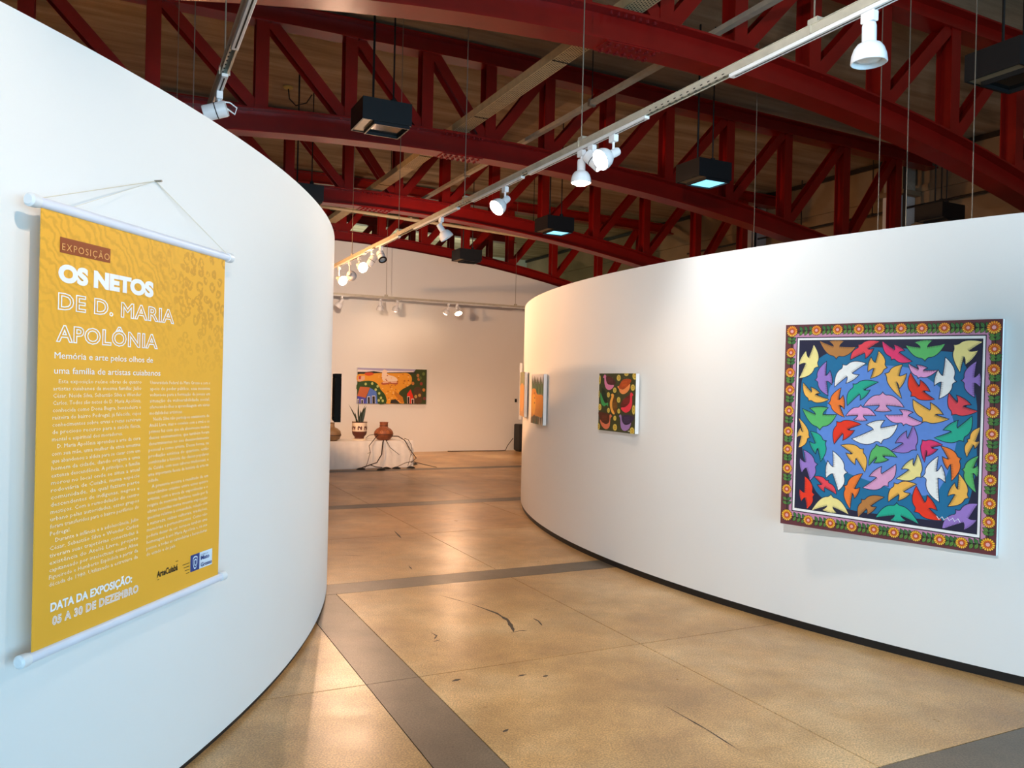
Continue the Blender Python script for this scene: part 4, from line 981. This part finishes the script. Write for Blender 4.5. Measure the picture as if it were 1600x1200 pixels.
m = MB(); m.tube([(-.01, .0, BH + .02), (nx, .045, nz)], .0016, 5); m.tube([(BW + .02, .0, BH + .02), (nx, .045, nz)], .0016, 5); m.tube([(.12, .0, BH + .02), (nx, .048, nz)], .0009, 5)
m.build('hanging_string', mat('string', (224, 218, 200), .8), root)
m = MB(); m.tube([(nx, .02, nz), (nx, .075, nz)], .004, 8); m.build('nail', MT['wire'], root)

# lettering: built from text curves turned into flat meshes
TXT = []
def text(part, s, x0, x1, vb, cap, material, bold=0, outline=0, res=3, lay=1, spacing=1.0, fit=True, skew=0):
    TXT.append((part, s, x0, x1, vb, cap, material, bold, outline, res, lay, spacing, fit, skew))
WH = mat('ink_white', (244, 244, 248), .5); WT = mat('ink_pale', (250, 236, 206), .5); BK = mat('ink_black', (34, 24, 14), .5); BR = mat('ink_brown', (150, 70, 24), .5)
NV = mat('ink_navy', (30, 58, 128), .5); TN = mat('ink_tan', (232, 170, 96), .5)
text('title_tag', 'EXPOSIÇÃO', .082, .293, .0875, .0205, TN, 0, 0, 4, 3, 1.25)
text('title_line', 'OS NETOS', .0705, .530, .1585, .0475, WH, .062, 0, 5, 1, 1.0)
text('title_line', 'DE D. MARIA', .0715, .657, .2240, .0475, WH, .016, .0016, 5, 1, 1.08)
text('title_line', 'APOLÔNIA', .066, .562, .2985, .0475, WH, .016, .0016, 5, 1, 1.08)
text('subtitle', 'Memória e arte pelos olhos de', .0625, .535, .3385, .0195, WH, 0, 0, 3)
text('subtitle', 'uma família de artistas cuiabanos', .0625, .580, .3735, .0195, WH, 0, 0, 3)
LFT = ['>Esta exposição reúne obras de quatro', 'artistas cuiabanos da mesma família: Julio', 'César, Neide Silva, Sebastião Silva e Wender', 'Carlos. Todos são netos de D. Maria Apolônia,', 'conhecida como Dona Bugra, benzedeira e',
 'raizeira do bairro Pedregal, já falecida, cujos', 'conhecimentos sobre ervas e rezas serviram', 'de precioso recurso para a saúde física,', '<mental e espiritual dos moradores.', '>D. Maria Apolônia aprendeu a arte da cura', 'com sua mãe, uma mulher da etnia umutina',
 'que abandonou a aldeia para se casar com um', 'homem da cidade, dando origem a uma', 'extensa descendência. A princípio, a família', 'morou no local onde se situa a atual', 'rodoviária de Cuiabá, numa espécie', 'comunidade, da qual faziam parte', 'descendentes de indígenas, negros e',
 'mestiços. Com a remodelação do centro', 'urbano pelas autoridades, esses grupos', 'foram transferidos para o bairro periférico do', '<Pedregal.', '>Durante a infância e a adolescência, Julio', 'César, Sebastião Silva e Wender Carlos', 'tiveram suas trajetórias conectadas à', 'existência do Ateliê Livre, projeto',
 'capitaneado por intelectuais como Aline', 'Figueiredo e Humberto Espíndola a partir da', 'década de 1980. Utilizando a estrutura da']
RGT = ['Universidade Federal de Mato Grosso e com o', 'apoio do poder público, essa iniciativa', 'voltava-se para a formação de jovens em', 'situação de vulnerabilidade social,', 'oferecendo-lhes a aprendizagem em várias', '<modalidades artísticas.', '>Neide Silva não participou exatamente do',
 'Ateliê Livre, mas o convívio com a irmã e os', 'primos fez com que ela absorvesse muitos', 'desses ensinamentos, que também foram', 'determinantes no seu desenvolvimento', 'pessoal e como artista. Dessa forma, na', 'produção estética do quarteto, estão', 'combinadas a história das classes populares', 'de Cuiabá, com seus saberes tradicionais, e',
 'uma importante faceta da história da arte na', '<cidade.', '>A presente mostra é resultado de um', 'intercâmbio criativo entre esses quatro', 'artistas, com a troca de experiências e o', 'resgate de memórias familiares, tendo por lá', 'obras reunidas numa mesma exposição', 'questões relativas à comunidade, relação com', 'a natureza, raízes culturais, tradições,',
 'memórias e pertencimentos. Como não', 'poderia deixar de ser, torna-se também uma', 'homenagem à avó Maria Apolônia e, na sua', 'pessoa, a todas as curandeiras e benzedeiras', '<do estado e do país.']
for col_, xa, xb, va, vb_ in ((LFT, .0600, .4740, .3955, .8620), (RGT, .5225, .9070, .3967, .8650)):
    for i, s in enumerate(col_):
        v = va + (vb_ - va) * i / 28; x = xa; e = xb
        if s[0] == '>': x = xa + .022; s = s[1:]
        fit = True
        if s[0] == '<': s = s[1:]; e = xa + (xb - xa) * len(s) / 44
        text('body_text', s, x, e, v, .0125, WT, .0, 0, 1)
text('date_heading', 'DATA DA EXPOSIÇÃO:', .068, .446, .9205, .0245, WH, .038, 0, 4, 1, 1.0)
text('date_line', '05 A 30 DE DEZEMBRO', .077, .482, .953, .0245, WH, .012, .0011, 4, 1, 1.1)
text('partner_logo', 'ArteCuiabá', .586, .714, .934, .022, BK, .03, 0, 4)
text('state_logo', 'Mato', .866, .925, .930, .0155, NV, .02, 0, 3, 4)
text('state_logo', 'Grosso', .866, .945, .951, .0155, NV, .02, 0, 3, 4)
text('state_logo', 'GOVERNO DE', .866, .915, .9165, .005, NV, 0, 0, 1, 4)
tmp = []
for T_ in TXT:
    c = bpy.data.curves.new('t', 'FONT'); c.body = T_[1]; c.size = 1; c.space_character = T_[11]; c.resolution_u = T_[9]
    c.dimensions = '2D'; c.fill_mode = 'NONE' if T_[8] else 'BOTH'; c.offset = T_[7]
    if T_[8]: c.bevel_depth = T_[8] / (T_[5] / .73); c.bevel_resolution = 0; c.resolution_u = 3
    o = bpy.data.objects.new('t', c); COL.objects.link(o); tmp.append(o)
ch = bpy.data.curves.new('t', 'FONT'); ch.body = 'H'; oh = bpy.data.objects.new('t', ch); COL.objects.link(oh)
dg = bpy.context.evaluated_depsgraph_get(); dg.update()
mh = oh.evaluated_get(dg).to_mesh(); HC = max(v.co.y for v in mh.vertices) - min(v.co.y for v in mh.vertices)
groups = {}
for o, T_ in zip(tmp, TXT):
    me = o.evaluated_get(dg).to_mesh(); xs = [v.co.x for v in me.vertices]
    a, b_ = min(xs), max(xs); sx = (T_[3] - T_[2]) * BW / (b_ - a); sy = T_[5] / HC
    key = (T_[0], T_[6].name) if T_[0] == 'body_text' else (T_[0], T_[1])
    mb = groups.setdefault(key, (MB(), T_[6]))[0]; base = len(mb.v)
    for v in me.vertices:
        mb.v.append((T_[2] * BW + (v.co.x - a) * sx, -.0008 * T_[10] - .0006 - max(0, v.co.z) * .3 * sy, (1 - T_[4]) * BH + v.co.y * sy))
    for p in me.polygons: mb.f.append(tuple(base + i for i in p.vertices)); mb.m.append(0)
for o in tmp + [oh]:
    c = o.data; bpy.data.objects.remove(o); bpy.data.curves.remove(c)
m = MB(); m.poly([(.0749 * BW, -.0012, (1 - .0581) * BH), (.2993 * BW, -.0012, (1 - .0581) * BH), (.2993 * BW, -.0012, (1 - .0938) * BH), (.0749 * BW, -.0012, (1 - .0938) * BH)]); m.build('title_tag_patch', BR, root)
for (nm, _), (mb, mt_) in groups.items():
    o = mb.build(nm if nm != 'state_logo' else 'logo_lettering', mt_, root)
# state crest box: navy square with a pale shield, white panel, three speed lines
def rect(x0, x1, v0, v1, y): return [(x0 * BW, y, (1 - v0) * BH), (x1 * BW, y, (1 - v0) * BH), (x1 * BW, y, (1 - v1) * BH), (x0 * BW, y, (1 - v1) * BH)]
m = MB(); m.poly(rect(.797, .950, .9065, .9560, -.0012), 0); m.poly(rect(.797, .858, .9065, .9560, -.0018), 1)
sx_, sz_ = .8275 * BW, (1 - .9315) * BH
for k, (q, mi) in enumerate(((1.0, 0), (.8, 1), (.55, 0), (.35, 1))):
    m.poly([(sx_ + q * x * .020, -.0024 - .0004 * k, sz_ + q * z * .026) for x, z in ((-.8, .8), (-.3, 1), (.3, 1), (.8, .8), (.75, -.2), (.4, -.85), (0, -1), (-.4, -.85), (-.75, -.2))], mi)
for i in range(4): m.poly(rect(.745 + .008 * i, .790, .9255 + i * .0095, .9272 + i * .0095, -.0012), 2)
m.build('state_crest', [mat('crest_white', (214, 230, 246), .5), NV, BK], root)
m = MB(); m.poly(rect(.59, .60, .9405, .942, -.0012)); m.poly(rect(.70, .716, .9075, .909, -.0012)); m.build('logo_marks', BK, root)
